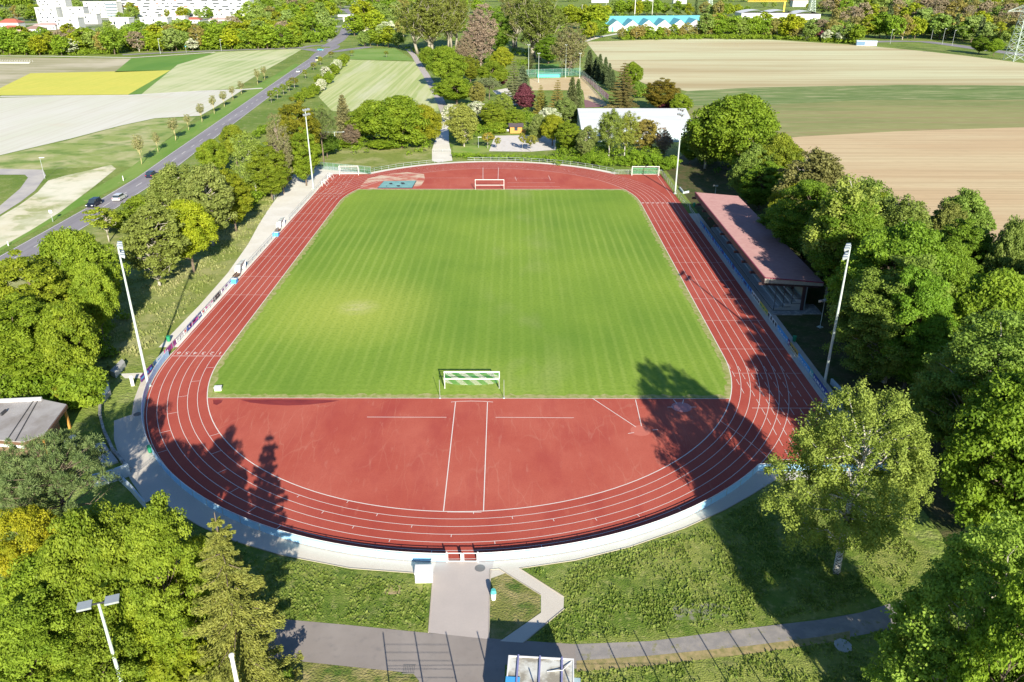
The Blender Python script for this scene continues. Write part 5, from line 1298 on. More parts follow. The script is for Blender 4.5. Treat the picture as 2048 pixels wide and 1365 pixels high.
for i in range(nb):
    y = .45 + i * (YL_ - .9) / (nb - 1)
    if beam is None:
        m_ = MB(); m_.add([(-.75, -.16, zf - 1.35), (XR - .4, -.16, zb - 1.0), (XR - .4, -.16, zb - .3), (-.75, -.16, zf - .95), (-.75, .16, zf - 1.35), (XR - .4, .16, zb - 1.0), (XR - .4, .16, zb - .3), (-.75, .16, zf - .95)], [(0, 1, 2, 3), (7, 6, 5, 4), (0, 4, 5, 1), (1, 5, 6, 2), (2, 6, 7, 3), (3, 7, 4, 0)])
        beam = m_.obj('roof_beam', drk, st, (0, y, 0))
        m_ = MB(); m_.box(6.6, 7.1, -.2, .2, 0, zb - .4); pil = m_.obj('pillar', drk, st, (0, y, 0))
    else:
        for o_ in (beam, pil):
            c = o_.copy(); COL.objects.link(c); c.parent = st; c.location = (0, y, 0)
m_ = MB(); m_.box(7.1, 7.3, .3, YL_ - .3, 0, zb - .3); m_.obj('back_wall', plain('grey_green_wall', (0.22, 0.27, 0.25), .8), st)
for k in range(5):
    m_ = MB(); m_.box(2.2 + k * .92, 7.08, .5 + (.002 * k), 46 - .002 * k, .0 if k == 0 else .02 + .36 * k - .005, .36 * (k + 1)); m_.obj('terrace_step', M['slab'], st)
    if k:
        m_ = MB(); m_.box(2.35 + k * .92, 2.65 + k * .92, .8, 45.5, .36 * (k + 1) + .12, .36 * (k + 1) + .17)
        m_.box(2.45 + k * .92, 2.5 + k * .92, .8, 45.5, .36 * (k + 1), .36 * (k + 1) + .12); m_.obj('bench_row', plain('grey_bench_board', (0.36, 0.38, 0.36), .7), st)
m_ = MB()                                                    # glazed end screen
for x0, x1, z0 in ((2.1, 3.5, 0), (3.5, 4.9, .72), (4.9, 6.4, 1.3)):
    m_.box(x0, x0 + .08, .0, .1, z0, 4.9); m_.box(x0, x1, .02, .08, z0 + .02, z0 + .1); m_.box(x0, x1, .02, .08, z0 + .9, z0 + .96)
m_.box(2.1, 6.6, .02, .08, 4.85, 4.95); m_.obj('end_screen', M['dark'], st)
m_ = MB(); m_.box(46 - 46.5 + 2.2, 6.4, -1.6, -.02, 0, .16); m_.box(6.4, 9.8, -1.2, 3, 0, .1); o_ = m_.obj('stand_apron', M['stone'], st)
# small floodlight on a pole beside the stand, another one behind it
mast(1640, 655, 1647, 602, 'small two-lamp pole on the shaded grass beside the near end of the stand', rows=1, n_=2, span=.9, r0=.06, rz=.5)
mast(1430, 392, 1430, 372, 'small two-lamp pole beyond the far end of the stand', rows=1, n_=2, span=.7, r0=.06)
# low walls near the masts
def lowwall(px, h, t, mat, label, name='low_wall', z=0):
    m_ = MB(); q = P2(px); c = Vector(q[0]); m_.wall([(a - c.x, b - c.y) for a, b in q], 0, h, t)
    return tag(m_.obj(name, mat, None, (c.x, c.y, z)), label, 'wall')
sh = plain('blue_grey_render', (0.50, 0.58, 0.60), .7, var=.15)
lowwall([(1660, 768), (1676, 785), (1690, 800), (1702, 800)], .8, .25, sh, 'low angled wall on the grass right of the near right mast')
lowwall([(1358, 378), (1366, 388), (1378, 386)], .5, .3, sh, 'low angled wall beside the far right mast')
lowwall([(214, 772), (218, 790), (199, 812), (198, 835), (206, 866), (224, 905), (258, 945)], .55, .3, M['stone'], 'curved stone wall between the club garden and the forecourt')
lowwall([(190, 975), (225, 966), (262, 952)], 1.5, .3, sh, 'pale straight wall in front of the shaded forecourt steps', 'garden_wall')
lowwall([(238, 962), (262, 985), (290, 1018)], .9, .2, sh, 'pale stair wall leading down from the forecourt corner', 'stair_wall')
lowwall([(130, 897), (164, 902), (168, 920)], .9, .25, sh, 'short blue-grey wall corner behind the dark pine', 'garden_wall')
lowwall([(214, 770), (219, 788), (200, 812)], 1.5, .12, sh, 'tall pale wall panel at the top of the curved stone wall', 'garden_wall')
for px, lb in (([(188, 893), (208, 887), (219, 903), (198, 910)], 'farther of two square concrete slabs beside the curved stone wall'), ([(195, 914), (222, 906), (237, 926), (208, 936)], 'nearer of two square concrete slabs beside the curved stone wall')):
    q = P2(px); c = Vector(q[0]); m_ = MB(); m_.prism([(a - c.x, b - c.y) for a, b in q], .0, .25); tag(m_.obj('concrete_slab', M['slab'], None, (c.x, c.y, 0)), lb, 'slab')
q = P2([(222, 752), (246, 728), (252, 734), (232, 757)]); c = Vector(q[0]); m_ = MB(); m_.prism([(a - c.x, b - c.y) for a, b in q], .0, .8); tag(m_.obj('table_tennis_slab', M['slab'], None, (c.x, c.y, 0)), 'tilted pale slab left of the near left mast', 'slab')
sheet('mast_pavement', P2([(240, 748), (285, 746), (283, 757), (250, 757)]), .009, M['concrete'])
p = P(266, 772); r = empty('information_post', (p.x, p.y, 0), .3, 'short white post on the grass left of the near left mast', 'post')
m_ = MB(); m_.box(-.2, .2, -.08, .08, 0, 1.5); m_.obj('panel', M['white'], r)

# ---- club building with flat roof
zr = 3.3
q = [tuple(P(u, v, zr)[:2]) for u, v in [(133, 809), (88, 869), (45, 884), (-120, 870), (-160, 812), (0, 803), (85, 799)]]
c = Vector(q[4]); r = empty('club_building', (c.x, c.y, 0), 0, 'flat-roofed club building cut by the left edge', 'building')
L_ = [(a - c.x, b - c.y) for a, b in q]
ctr = Vector((sum(a[0] for a in L_) / 7, sum(a[1] for a in L_) / 7))
roofm = layered('weathered_roof_felt', (0.36, 0.335, 0.32), [((0.25, 0.22, 0.19), .35, (0.5, 0.66), .8, (1, .4), .8), ((0.46, 0.44, 0.42), .2, (0.45, 0.6), .7, (1, 1), 0)])
m_ = MB(); m_.prism(L_, zr - .12, zr); m_.obj('roof', roofm, r)
m_ = MB(); m_.prism([tuple(ctr + (Vector(a) - ctr) * 1.012) for a in L_], zr - .5, zr - .125); m_.obj('fascia', M['wood'], r)
m_ = MB(); m_.prism([tuple(ctr + (Vector(a) - ctr) * .80) for a in L_], 0, zr - .5); m_.obj('wall', plain('brown_boarding', (0.22, 0.14, 0.09), .8), r)
for a in (L_[0], L_[1]):
    v_ = ctr + (Vector(a) - ctr) * .95; m_ = MB(); m_.box(v_.x - .12, v_.x + .12, v_.y - .12, v_.y + .12, 0, zr - .5); m_.obj('post', M['owood'], r)
m_ = MB(); m_.wall([L_[5], L_[6]], zr + .002, zr + .35, -.35); m_.obj('parapet', M['white'], r)
m_ = MB(); m_.wall([L_[2], L_[3]], zr - .9, zr - .14, -.12); m_.obj('blind', M['panel'], r)
for k in (.42, .52):
    a_ = Vector(L_[3]).lerp(Vector(L_[2]), k + .4); b_ = Vector(L_[5]).lerp(Vector(L_[6]), k + .4)
    m_ = MB(); m_.wall([tuple(a_), tuple(b_)], zr + .003, zr + .05, .12); m_.obj('roof_seam', M['dark'], r)
m_ = MB(); tp_ = P(22, 868, zr); tp_ = P(8, 828, zr); m_.box(tp_.x - c.x - .1, tp_.x - c.x + .1, tp_.y - c.y - .5, tp_.y - c.y + .5, zr + .003, zr + .35); m_.obj('roof_vent', M['dark'], r)
p = P(147, 884); r = empty('garden_table', (p.x, p.y, 0), 0, 'small round white table on the grass beside the club building', 'table')
m_ = MB(); m_.cyl((0, 0, .68), (0, 0, .72), .42, .42, 14); m_.obj('tabletop', M['white'], r); m_ = MB(); m_.cyl((0, 0, 0), (0, 0, .68), .04, .04, 6); m_.obj('leg', M['white'], r)

# ---- kiosk container at the bottom
a_ = P(1017, 1311, 3.0); b_ = P(1148, 1318, 3.0); ang = math.atan2(b_.y - a_.y, b_.x - a_.x); Lk = (b_ - a_).length
r = empty('kiosk_container', (a_.x, a_.y, 0), ang, 'white kiosk container with dirty roof and three ribs at the bottom edge', 'container')
dirt = layered('dirty_white_roof', (0.66, 0.66, 0.60), [((0.30, 0.27, 0.21), .45, (0.40, 0.52), .95, (1, 1.3), 0), ((0.62, 0.60, 0.50), 1.5, (.5, .65), .7, (1, 1), 0)])
m_ = MB(); m_.box(0, Lk, -6, 0, 0, 2.9); m_.obj('body', M['white'], r)
m_ = MB(); m_.box(.1, Lk - .1, -5.9, -.1, 2.903, 2.96); m_.obj('roof', dirt, r)
m_ = MB()
for t_ in ((0, Lk, -.1, 0), (0, .1, -6, -.1), (Lk - .1, Lk, -6, -.1)): m_.box(t_[0], t_[1], t_[2], t_[3], 2.904, 3.02)
m_.obj('roof_frame', M['white'], r)
for f_ in (.155, .485, .82):
    m_ = MB(); m_.box(Lk * f_ - .06, Lk * f_ + .06, -5.9, .03, 2.965, 3.12); m_.obj('roof_rib', plain('violet_steel', (0.26, 0.26, 0.46), .4), r)
m_ = MB(); m_.tube([(Lk * .6, -1.35, 3.0), (Lk * .83, -1.3, 3.15), (Lk * .97, -.2, 3.0)], .03, 6); m_.obj('cable_duct', M['white'], r)
m_ = MB(); m_.box(-.05, Lk * .2, -6.1, -2.05, 2.3, 3.03); m_.obj('awning', M['blue'], r)
m_ = MB(); m_.box(Lk + .02, Lk + .5, -2.4, -1.35, 1.8, 2.5); m_.cyl((Lk + .25, -2.1, 2.5), (Lk + .25, -2.1, 2.54), .18, .18, 14); m_.obj('air_conditioner', plain('blue_grey_box', (0.35, 0.47, 0.52), .5), r)
# tall ball-stop fence just below the picture, whose post shadows fall on the lane
r = empty('ball_stop_fence', (0, 0, 0), 0, 'tall ball-stop fence of thin posts below the lower lawns', 'fence')
pb = MB(); pb.cyl((0, 0, 0), (0, 0, 5.2), .06, .05, 6); f_ = None
for x in [-2.3 + 2.66 * k for k in range(14)]:
    y = -64.6 + .015 * (x - 1)
    if f_ is None: f_ = pb.obj('post', M['galv'], r, (x, y, 0))
    else: c = f_.copy(); COL.objects.link(c); c.parent = r; c.location = (x, y, 0)
m_ = MB()
for z in (1.2, 2.4, 3.6): m_.cyl((-2.3, -64.65, z), (32.3, -64.1, z), .012, .012, 5)
m_.obj('wire', M['galv'], r)
m_ = MB()
for k in range(12): m_.box(-2.3, 3.0, -64.62, -64.6, .4 + k * .38, .415 + k * .38)
m_.obj('gate_slats', M['galv'], r)
for (u, v, lb, mt) in ((1798, 1262, 'pale notice board standing in the shade at the end of the old lane', 'panel'),):
    p = P(u, v); r = empty('notice_board', (p.x, p.y, 0), 1.2, lb, 'sign')
    m_ = MB(); m_.box(-1.2, 1.2, -.04, .04, .5, 1.7); m_.obj('board', M['tan'] if 0 else plain('faded_board', (0.55, 0.48, 0.36), .7), r)
    for x in (-1.1, 1.1): m_ = MB(); m_.box(x - .05, x + .05, -.03, .03, 0, .5); m_.obj('leg', M['galv'], r)
p = P(1686, 1292); m_ = MB(); m_.cyl((0, 0, 0), (0, 0, .12), .75, .7, 8); tag(m_.obj('stone_plate', M['slab'], None, (p.x, p.y, 0)), 'pale concrete plate beside the old lane near the bottom right tree', 'slab')

# ---- cars
def car(u, v, col, label, heading, name='car', L=4.5, Wd=1.85, H=1.5, van=False):
    p = P(u, v); r = empty(name, (p.x, p.y, .04), heading, label, 'van' if van else 'car')
    paint = plain(name + '_paint', col, .25, .2, var=.03)
    def sec(pts, hw0, hw1):
        m_ = MB(); vs = []; k = len(pts)
        for s_ in (-1, 1):
            for x, z in pts: vs.append((x, s_ * (hw0 if z < .95 else hw1), z))
        m_.add(vs, [tuple(range(k)), tuple(range(2 * k - 1, k - 1, -1))] + [(i, k + i, k + (i + 1) % k, (i + 1) % k) for i in range(k)])
        return m_
    h = L / 2
    prof = [(-h, .35), (-h, .85), (-h + .15, .98), (-.15 * L, 1.0), (h - 1.1, .95), (h - .12, .75), (h, .6), (h, .3)] if not van else [(-h, .35), (-h, 1.0), (-h + .1, 1.05), (h - 1.0, 1.05), (h - .1, .85), (h, .6), (h, .3)]
    sec(prof, Wd / 2, Wd / 2 - .03).obj('body', paint, r)
    cab = [(-h + .12, .95), (-h + .45, H), (.15 * L - .1, H), (.30 * L, .95)] if not van else [(-h + .05, 1.0), (-h + .1, H), (.28 * L, H), (.42 * L, 1.0)]
    sec(cab, Wd / 2 - .08, Wd / 2 - .2).obj('windows', M['glass'], r)
    m_ = MB(); m_.box(cab[1][0] + .03, cab[2][0] - .02, -Wd / 2 + .2, Wd / 2 - .2, H - .02, H + .05); m_.obj('roof', paint, r)
    for x in (-h + .8, h - .85):
        for s_ in (-1, 1):
            m_ = MB(); m_.cyl((x, s_ * (Wd / 2 - .2), .33), (x, s_ * (Wd / 2 + .01), .33), .33, .33, 14); w_ = m_.obj('wheel', M['dark'], r)
            m_ = MB(); m_.cyl((x, s_ * (Wd / 2 + .012), .33), (x, s_ * (Wd / 2 + .025), .33), .19, .19, 10); m_.obj('rim', M['galv'], w_)
    for s_ in (-1, 1):
        m_ = MB(); m_.box(h - .02, h + .02, s_ * .68 - .2, s_ * .68 + .2, .58, .74); m_.obj('headlight', M['white'], r)
        m_ = MB(); m_.box(-h - .02, -h + .02, s_ * .72 - .15, s_ * .72 + .15, .7, .88); m_.obj('tail_light', M['redp'], r)
car(189, 412, (.015, .02, .035), 'black estate car driving toward the viewer on the main road', R(-90), L=4.8, H=1.6)
car(240, 400, (.75, .75, .73), 'white hatchback driving away just behind the black car', R(91), H=1.5, L=4.2)
car(304, 354, (.02, .03, .06), 'dark car half hidden by trees on the main road', R(92))
car(597, 145, (.75, .76, .74), 'white car on the far stretch of the main road before the junction', R(-84))
car(641, 102, (.08, .38, .42), 'turquoise car crossing the road junction', R(10))
car(636, 122, (.85, .82, .45), 'pale yellow van waiting just before the road junction', R(95), name='delivery_van', L=6, Wd=2.1, H=2.6, van=True)
# road signs and lamps
def pole(u, vb, vt, label, name='street_lamp', cat='street lamp', arm=1.2, r0=.07, m=None, sign=None):
    p = P(u, vb); lo, hi = .5, 60
    for _ in range(30):
        H = (lo + hi) / 2
        if proj((p.x, p.y, H))[1] > vt: lo = H
        else: hi = H
    r = empty(name, (p.x, p.y, 0), 0, label, cat)
    m_ = MB(); m_.cyl((0, 0, 0), (0, 0, H), r0, r0 * .7, 8); m_.obj('pole', m or M['galv'], r)
    if sign: m_ = MB(); m_.box(-.35, .35, -.06, -.02, H - .75, H - .05); m_.obj('sign_plate', M[sign], r)
    elif arm:
        m_ = MB(); m_.box(-.15, arm, -.15, .15, H - .02, H + .12); m_.obj('lamp_head', M['panel'], r)
pole(90, 358, 316, 'street lamp beside the pale curved track left of the main road')
pole(106, 444, 420, 'small road sign on the sandy verge left of the black car', 'road_sign', 'road sign', sign='panel')
pole(247, 362, 352, 'white marker post on the verge beyond the dark car', 'marker_post', 'post', arm=0, r0=.12, m=M['white'])
pole(17, 492, 483, 'white marker post on the verge at the left edge', 'marker_post', 'post', arm=0, r0=.12, m=M['white'])
pole(321, 108, 78, 'left one of the two lamps on the road behind the left fields', r0=.16)
pole(443, 103, 80, 'right one of the two lamps on the road behind the left fields', r0=.12)
pole(373, 106, 92, 'direction sign on the road behind the left fields', 'road_sign', 'road sign', sign='teal')
pole(1780, 89, 60, 'leftmost lamp of the row on the road at upper right', r0=.13)
pole(1862, 80, 54, 'second lamp from the left of the row on the road at upper right', r0=.13)
pole(1884, 90, 58, 'third lamp from the left of the row on the road at upper right', r0=.13)
pole(1904, 92, 61, 'rightmost lamp of the row on the road at upper right', r0=.13)
pole(957, 296, 275, 'slim lamp on the grass right of the pale lane')
pole(1110, 302, 272, 'slim lamp at the right end of the pale yard')
for i, (u, vb, vt) in enumerate(((741, 51, 30), (745, 51, 26), (749, 51, 24))):
    pole(u, vb, vt, '%s of three white flagpoles beside the distant road, from the left' % nth(i), 'flagpole', 'flagpole', arm=0, r0=.14, m=M['white'])
for i, (u, vb, vt, r_) in enumerate(((1163, 50, 10, .2), (1256, 30, -14, .2), (1269, 36, -28, .45), (1304, 32, -10, .3), (1313, 30, -10, .22), (1212, 24, -6, .15))):
    pole(u, vb, vt, '%s tall white mast from the left, rising behind the turquoise hall' % nth(sorted((1163, 1256, 1269, 1304, 1313, 1212)).index(u)), 'lighting_mast', 'mast', arm=1.5, r0=r_, m=M['white'])
# ================================================================= BEYOND THE TRACK
# courts
sheet('court_surface', P2([(1059, 158), (1165, 154), (1188, 180), (1168, 181), (1060, 181)]), .02, layered('tan_clay', (0.58, 0.44, 0.24), [((0.66, 0.54, 0.32), .05, (.4, .6), .9, (1, 1), 0)]))
sheet('court_surface', P2([(1166, 181), (1189, 180), (1216, 212), (1172, 214)]), .021, bpy.data.materials['tan_clay'])
sheet('court_path', P2([(1162, 152), (1173, 152), (1218, 190), (1216, 200), (1190, 178)]), .024, plain('purple_red_surface', (0.26, 0.13, 0.13), .8))
sheet('court_path', P2([(1168, 200), (1176, 201), (1210, 214), (1170, 216)]), .026, bpy.data.materials['purple_red_surface'])
sheet('court_lawn', P2([(1062, 129), (1118, 129), (1120, 147), (1062, 149)]), .024, layered('court_grass', (0.11, 0.27, 0.05), [((0.16, .32, .07), .05, (.4, .6), .9, (1, 1), 0)]))
a_ = P(1075, 156); b_ = P(1121, 156); r = empty('court_shelter', (a_.x, a_.y, 0), 0, 'long turquoise shelter at the back of the courts', 'shelter')
Lq = b_.x - a_.x; m_ = MB(); m_.box(0, Lq, 1.2, 1.3, 0, 2.2); m_.box(0, .1, 0, 1.2, 0, 2.2); m_.box(Lq - .1, Lq, 0, 1.2, 0, 2.2); m_.obj('wall', M['teal'], r)
m_ = MB(); m_.box(-.1, Lq + .1, -.2, 1.4, 2.2, 2.35); m_.obj('roof', plain('pale_turquoise', (0.25, .55, .50), .5), r)
railing('mesh_fence', P2([(1052, 156), (1162, 152)]), 'tall wire fence behind the courts', 'fence', mesh=M['gmesh'], h=4.0, step=5, rails=(1, .5))
railing('mesh_fence', P2([(1162, 153), (1189, 178), (1217, 211)]), 'tall wire fence between the courts and the conifer row', 'fence', mesh=M['gmesh'], h=3.5, step=5, rails=(1, .5))
# yard and hut
sheet('pale_yard', P2([(990, 272), (1110, 270), (1113, 300), (1060, 304), (978, 303)]), .024, layered('white_gravel', (0.70, 0.66, 0.62), [((0.55, .50, .44), .6, (.5, .7), .8, (1, 1), 0)]))
sheet('car_park', P2([(985, 182), (1018, 176), (1028, 200), (1022, 214), (1012, 216), (1005, 200)]), .026, M['concrete'])
# allotment lawn
sheet('garden_lawn', P2([(905, 292), (985, 292), (978, 305), (906, 312)]), .02, layered('garden_grass', (0.20, 0.32, 0.05), [((0.30, .36, .09), .2, (.4, .6), .9, (1, 1), 0)]))
def house(u, vb, wpx, H, dep, wall, roofm, label, rz=0, name='house', ov=.5, rh=2.5, hip=True, floors=1, cat='house', win=None, chim=False):
    p = P(u, vb); s_ = F_PX / proj((p.x, p.y, 0))[2]; Wd = wpx / s_
    r = empty(name, (p.x, p.y, 0), rz, label, cat)
    m_ = MB(); m_.box(-Wd / 2, Wd / 2, 0, dep, 0, H); m_.obj('wall', wall, r)
    a, b_, c, d = -Wd / 2 - ov, Wd / 2 + ov, -ov, dep + ov; my = (c + d) / 2; i = min(dep / 2 + ov, Wd / 2) * (.9 if hip else 0)
    m_ = MB(); m_.add([(a, c, H), (b_, c, H), (b_, d, H), (a, d, H), (a + i, my, H + rh), (b_ - i, my, H + rh)], [(0, 1, 5, 4), (1, 2, 5), (2, 3, 4, 5), (3, 0, 4), (3, 2, 1, 0)]); ro = m_.obj('roof', roofm, r)
    if chim: m_ = MB(); m_.box(-.4, .4, my - .4, my + .4, H + rh * .6, H + rh + 1); m_.obj('chimney', wall, ro)
    n_ = max(1, int(Wd / 3.2))
    for f in range(floors):
        for k in range(n_):
            x = -Wd / 2 + Wd * (k + .5) / n_; z = .9 + f * 2.9
            m_ = MB(); m_.box(x - .55, x + .55, -.05, .02, z, z + 1.3); m_.obj('window', win or M['glass'], r)
    return r
redt = plain('red_roof_tiles', (0.42, 0.12, 0.08), .8, var=.25); brt = plain('brown_roof_tiles', (0.30, 0.19, 0.15), .8, var=.25); pit = plain('pale_render', (0.62, 0.62, 0.59), .8, var=.06); pk = plain('pinkish_roof', (0.52, 0.36, 0.32), .8)
r = house(1032, 267, 24, 2.2, 3.2, M['owood'], plain('dark_shingles', (0.09, 0.07, 0.08), .8), 'small orange wooden hut with dark roof beside the pale yard', name='wooden_hut', rh=1.0, cat='hut', hip=False)
m_ = MB(); m_.box(2.1, 3.4, -.2, 1.6, 0, 1.1); m_.obj('porch', M['owood'], r)
r = empty('garden_bench', P(1012, 265), 0, 'white bench left of the wooden hut', 'bench'); m_ = MB(); m_.box(-1, 1, -.3, .3, .4, .5); m_.obj('seat', M['white'], r); m_ = MB(); m_.box(-1, 1, .3, .36, .5, .95); m_.obj('backrest', M['white'], r)
# hall with pale pitched roof
a_ = P(1155, 217, 8); b_ = P(1369, 215, 8); e_ = P(1165, 257, 4.5)
hr = empty('sports_hall', (a_.x, e_.y, 0), 0, 'large hall with pale metal pitched roof behind the far bend', 'building')
Lh, Dh = b_.x - a_.x, (a_.y - e_.y)
m_ = MB(); m_.box(.3, Lh - .3, .4, 2 * Dh - .4, 0, 4.4); m_.add([(.3, .4, 4.4), (.3, 2 * Dh - .4, 4.4), (.3, Dh, 7.7), (.32, .4, 4.4), (.32, 2 * Dh - .4, 4.4), (.32, Dh, 7.7)], [(0, 1, 2), (5, 4, 3)]); m_.add([(Lh - .3, .4, 4.4), (Lh - .3, 2 * Dh - .4, 4.4), (Lh - .3, Dh, 7.7)], [(0, 1, 2)])
m_.obj('wall', plain('blue_grey_cladding', (0.50, 0.60, 0.62), .7), hr)
hm_ = layered('pale_metal_roof', (0.62, 0.64, 0.64), [((0.54, .56, .57), .3, (.45, .6), .8, (.2, 1), 0)], rough=.5)
m_ = MB()
for s0, s1 in (((0, 0), (Dh, 0)), ((2 * Dh, 0), (Dh, 0))):
    m_.add([(0, s0[0], 4.4), (Lh, s0[0], 4.4), (Lh, Dh, 8), (0, Dh, 8), (0, s0[0], 4.25), (Lh, s0[0], 4.25), (Lh, Dh, 7.85), (0, Dh, 7.85)], [(0, 1, 2, 3), (7, 6, 5, 4), (0, 4, 5, 1), (0, 3, 7, 4), (1, 5, 6, 2)])
m_.obj('roof', hm_, hr)
# lane barrier at the far gate
a_ = P(868, 305); r = empty('lane_gate', (a_.x, a_.y, 0), 0, 'low grey barrier across the pale lane at the far gate', 'gate')
m_ = MB(); m_.cyl((0, 0, .9), (5.2, 0, .9), .04, .04, 6); m_.cyl((0, 0, .4), (5.2, 0, .4), .03, .03, 6); m_.obj('bar', M['galv'], r)
for x in (0, 2.6, 5.2): m_ = MB(); m_.cyl((x, 0, 0), (x, 0, 1.1), .05, .05, 6); m_.obj('post', M['galv'], r)
# cars in the far car park
car(1027, 200, (.10, .32, .42), 'blue car parked under the purple tree', R(20)); car(1025, 212, (.7, .72, .72), 'white car parked below the blue one near the purple tree', R(15))

# long slab of flats at the top left
def flats(name, u0, u1, vb, H, dep, label, floors, rz=0, balc=None, step=0, wm=pit):
    a_, b_ = P(u0, vb), P(u1, vb); L = b_.x - a_.x
    r = empty(name, (a_.x, a_.y, 0), rz, label, 'apartment building')
    m_ = MB(); m_.box(0, L, 0, dep, 0, H); m_.obj('wall', wm, r)
    m_ = MB(); m_.box(-.3, L + .3, -.3, dep + .3, H, H + .5); m_.obj('roof', M['concrete'], r)
    rg_ = random.Random(int(u0)); k_ = 0
    for f in range(floors):
        z = 1.0 + f * (H / floors); x = rg_.uniform(1, 6)
        while x < L - 4 and k_ < 90:
            wd = rg_.choice((1.6, 3, 5, 7.5)) if balc else 1.5
            m_ = MB(); m_.box(x, min(x + wd, L - .5), -.06, .02, z, z + H / floors * .42); m_.obj('window', M['glass'] if rg_.random() < .85 else balc or M['glass'], r); k_ += 1
            x += wd + rg_.uniform(3, 13)
    return r
flats('apartment_slab', 240, 505, 34, 30, 14, 'very long white slab of flats along the top left', 9, balc=redt)
flats('apartment_building', 82, 138, 40, 21, 14, 'tall stepped white block of flats, its left part, at the top left', 6)
flats('apartment_building', 76, 118, 47, 15, 12, 'lower left wing of the stepped white flats', 4)
flats('apartment_building', 138, 172, 46, 15, 12, 'right wing of the stepped white flats', 4)
flats('apartment_building', 116, 160, 60, 10, 12, 'low white building in front of the stepped flats', 3)
flats('apartment_building', 168, 196, 48, 9, 10, 'white building with shaded side right of the stepped flats', 2)
r = flats('apartment_building', 172, 238, 36, 17, 14, 'white block with a dark bay of balconies at the top left', 5)
m_ = MB()
for f in range(5): m_.box((216 - 172) / 1.7, (238 - 172) / 1.7, -1.6, 0, 2 + f * 3.1, 3 + f * 3.1)
m_.obj('balcony', plain('blue_grey_balconies', (0.22, 0.30, 0.36), .5), r)
flats('apartment_building', 224, 262, 66, 12, 12, 'white cube-shaped house right of the brown roof, top left', 2)
flats('apartment_building', 284, 338, 62, 11, 12, 'white terrace with an arched dark window at the top left', 3)
flats('apartment_building', 298, 318, 48, 9, 10, 'pale flat-roofed house behind the white terrace', 2)
flats('apartment_building', 344, 372, 48, 7, 10, 'small white house right of the white terrace', 2)
flats('apartment_building', 420, 462, 40, 8, 10, 'low white house before the right end of the long slab', 2)
flats('apartment_building', 463, 480, 52, 10, 8, 'narrow white tower house before the right end of the long slab', 3)
house(18, 56, 40, 4.5, 12, pit, redt, 'house with bright red hipped roof at the left edge, upper one', floors=1, rh=3.5)
house(20, 66, 40, 3.5, 11, pit, redt, 'red-roofed bungalow just below the upper red roof at the left edge', rh=2.5)
house(66, 66, 34, 3.2, 11, pit, brt, 'bungalow with dark brown roof right of the red-roofed one', rh=2.4)
house(40, 74, 36, 3.2, 10, pit, pk, 'bungalow with pinkish roof below the red roofs', rh=2.3)
house(90, 60, 44, 4, 12, pit, pk, 'wide pale house with low pinkish roof before the stepped flats', rh=2.0)
house(130, 68, 28, 3.2, 11, pit, brt, 'bungalow with red-brown roof in front of the low white building', rh=2.2)
house(250, 78, 34, 3.2, 11, pit, pk, 'low house with rosy roof half hidden behind the tree belt', rh=2.8)
house(380, 47, 40, 3.6, 10, pit, redt, 'house with reddish roof below the middle of the long slab', rh=2)
house(440, 47, 44, 3.6, 10, pit, pk, 'pale long house with flat rosy roof right of it', rh=1.6)
house(1200, 6, 34, 6, 14, pit, brt, 'house with brown roof at the top edge left of the turquoise hall', rh=4, floors=2)
house(1295, 3, 22, 6, 12, pit, redt, 'white house with red roof at the top edge above the turquoise hall', rh=4, floors=2)
house(1360, 8, 26, 7, 13, pit, brt, 'house with grey-brown roof at the top edge right of the turquoise hall', rh=4, floors=2)
house(1600, 14, 30, 9, 13, pit, redt, 'white house with red roof above the white halls', rh=4, floors=2)
house(1648, 18, 14, 8, 12, plain('rosy_render', (.6, .45, .42), .8), brt, 'pinkish house at the top right of the white halls', rh=3, floors=2)
house(1710, 22, 16, 6, 12, pit, brt, 'white house half hidden in the wood at upper right', rh=3, floors=2)
house(1990, 2, 30, 6, 13, pit, pk, 'pale house at the top edge near the big pylon', rh=3, floors=2)
house(720, 4, 26, 6, 13, pit, brt, 'house at the top edge above the distant bridge', rh=3, floors=2)
# turquoise hall: row of pitched bays
a_ = P(1216, 63); b_ = P(1398, 58); r = empty('turquoise_hall', (a_.x, a_.y, 0), 0, 'white hall with a row of turquoise pitched roofs at the top right', 'building')
L = b_.x - a_.x; nb = 6; bw = L / nb; tq = plain('turquoise_roof', (0.16, 0.50, 0.54), .5, var=.1, scale=.2)
for i in range(nb):
    x0 = i * bw; y0 = i * 3.0 - (0 if i else 2)
    m_ = MB(); m_.box(x0 + .3, x0 + bw - .3, y0, y0 + 26, 0, 4.0); m_.add([(x0 + .3, y0, 4.0), (x0 + bw - .3, y0, 4.0), (x0 + bw / 2, y0, 9.3)], [(0, 1, 2)]); m_.obj('wall', pit, r)
    m_ = MB()
    for s_, xe in ((0, x0), (1, x0 + bw)):
        m_.add([(xe, y0 - .5, 3.9), (x0 + bw / 2, y0 - .5, 9.5), (x0 + bw / 2, y0 + 34.5, 9.5), (xe, y0 + 34.5, 3.9)], [(0, 1, 2, 3)])
    m_.obj('roof', tq, r)
    m_ = MB(); m_.box(x0 + bw * .2, x0 + bw * .32, y0 - .06, y0 - .01, 0, 3.8); m_.obj('window', M['teal'], r)
m_ = MB(); m_.add([(-4, 24, 4.5), (L + 4, 40, 4.5), (L + 4, 56, 11), (-4, 40, 11), (-4, 56, 4.5), (L + 4, 72, 4.5)], [(0, 1, 2, 3), (3, 2, 5, 4), (0, 3, 4), (1, 5, 2)]); m_.obj('roof', tq, r)
m_ = MB(); m_.prism([(-3, 25), (L + 3, 41), (L + 3, 71), (-3, 55)], 0, 4.4); m_.obj('wall', pit, r)
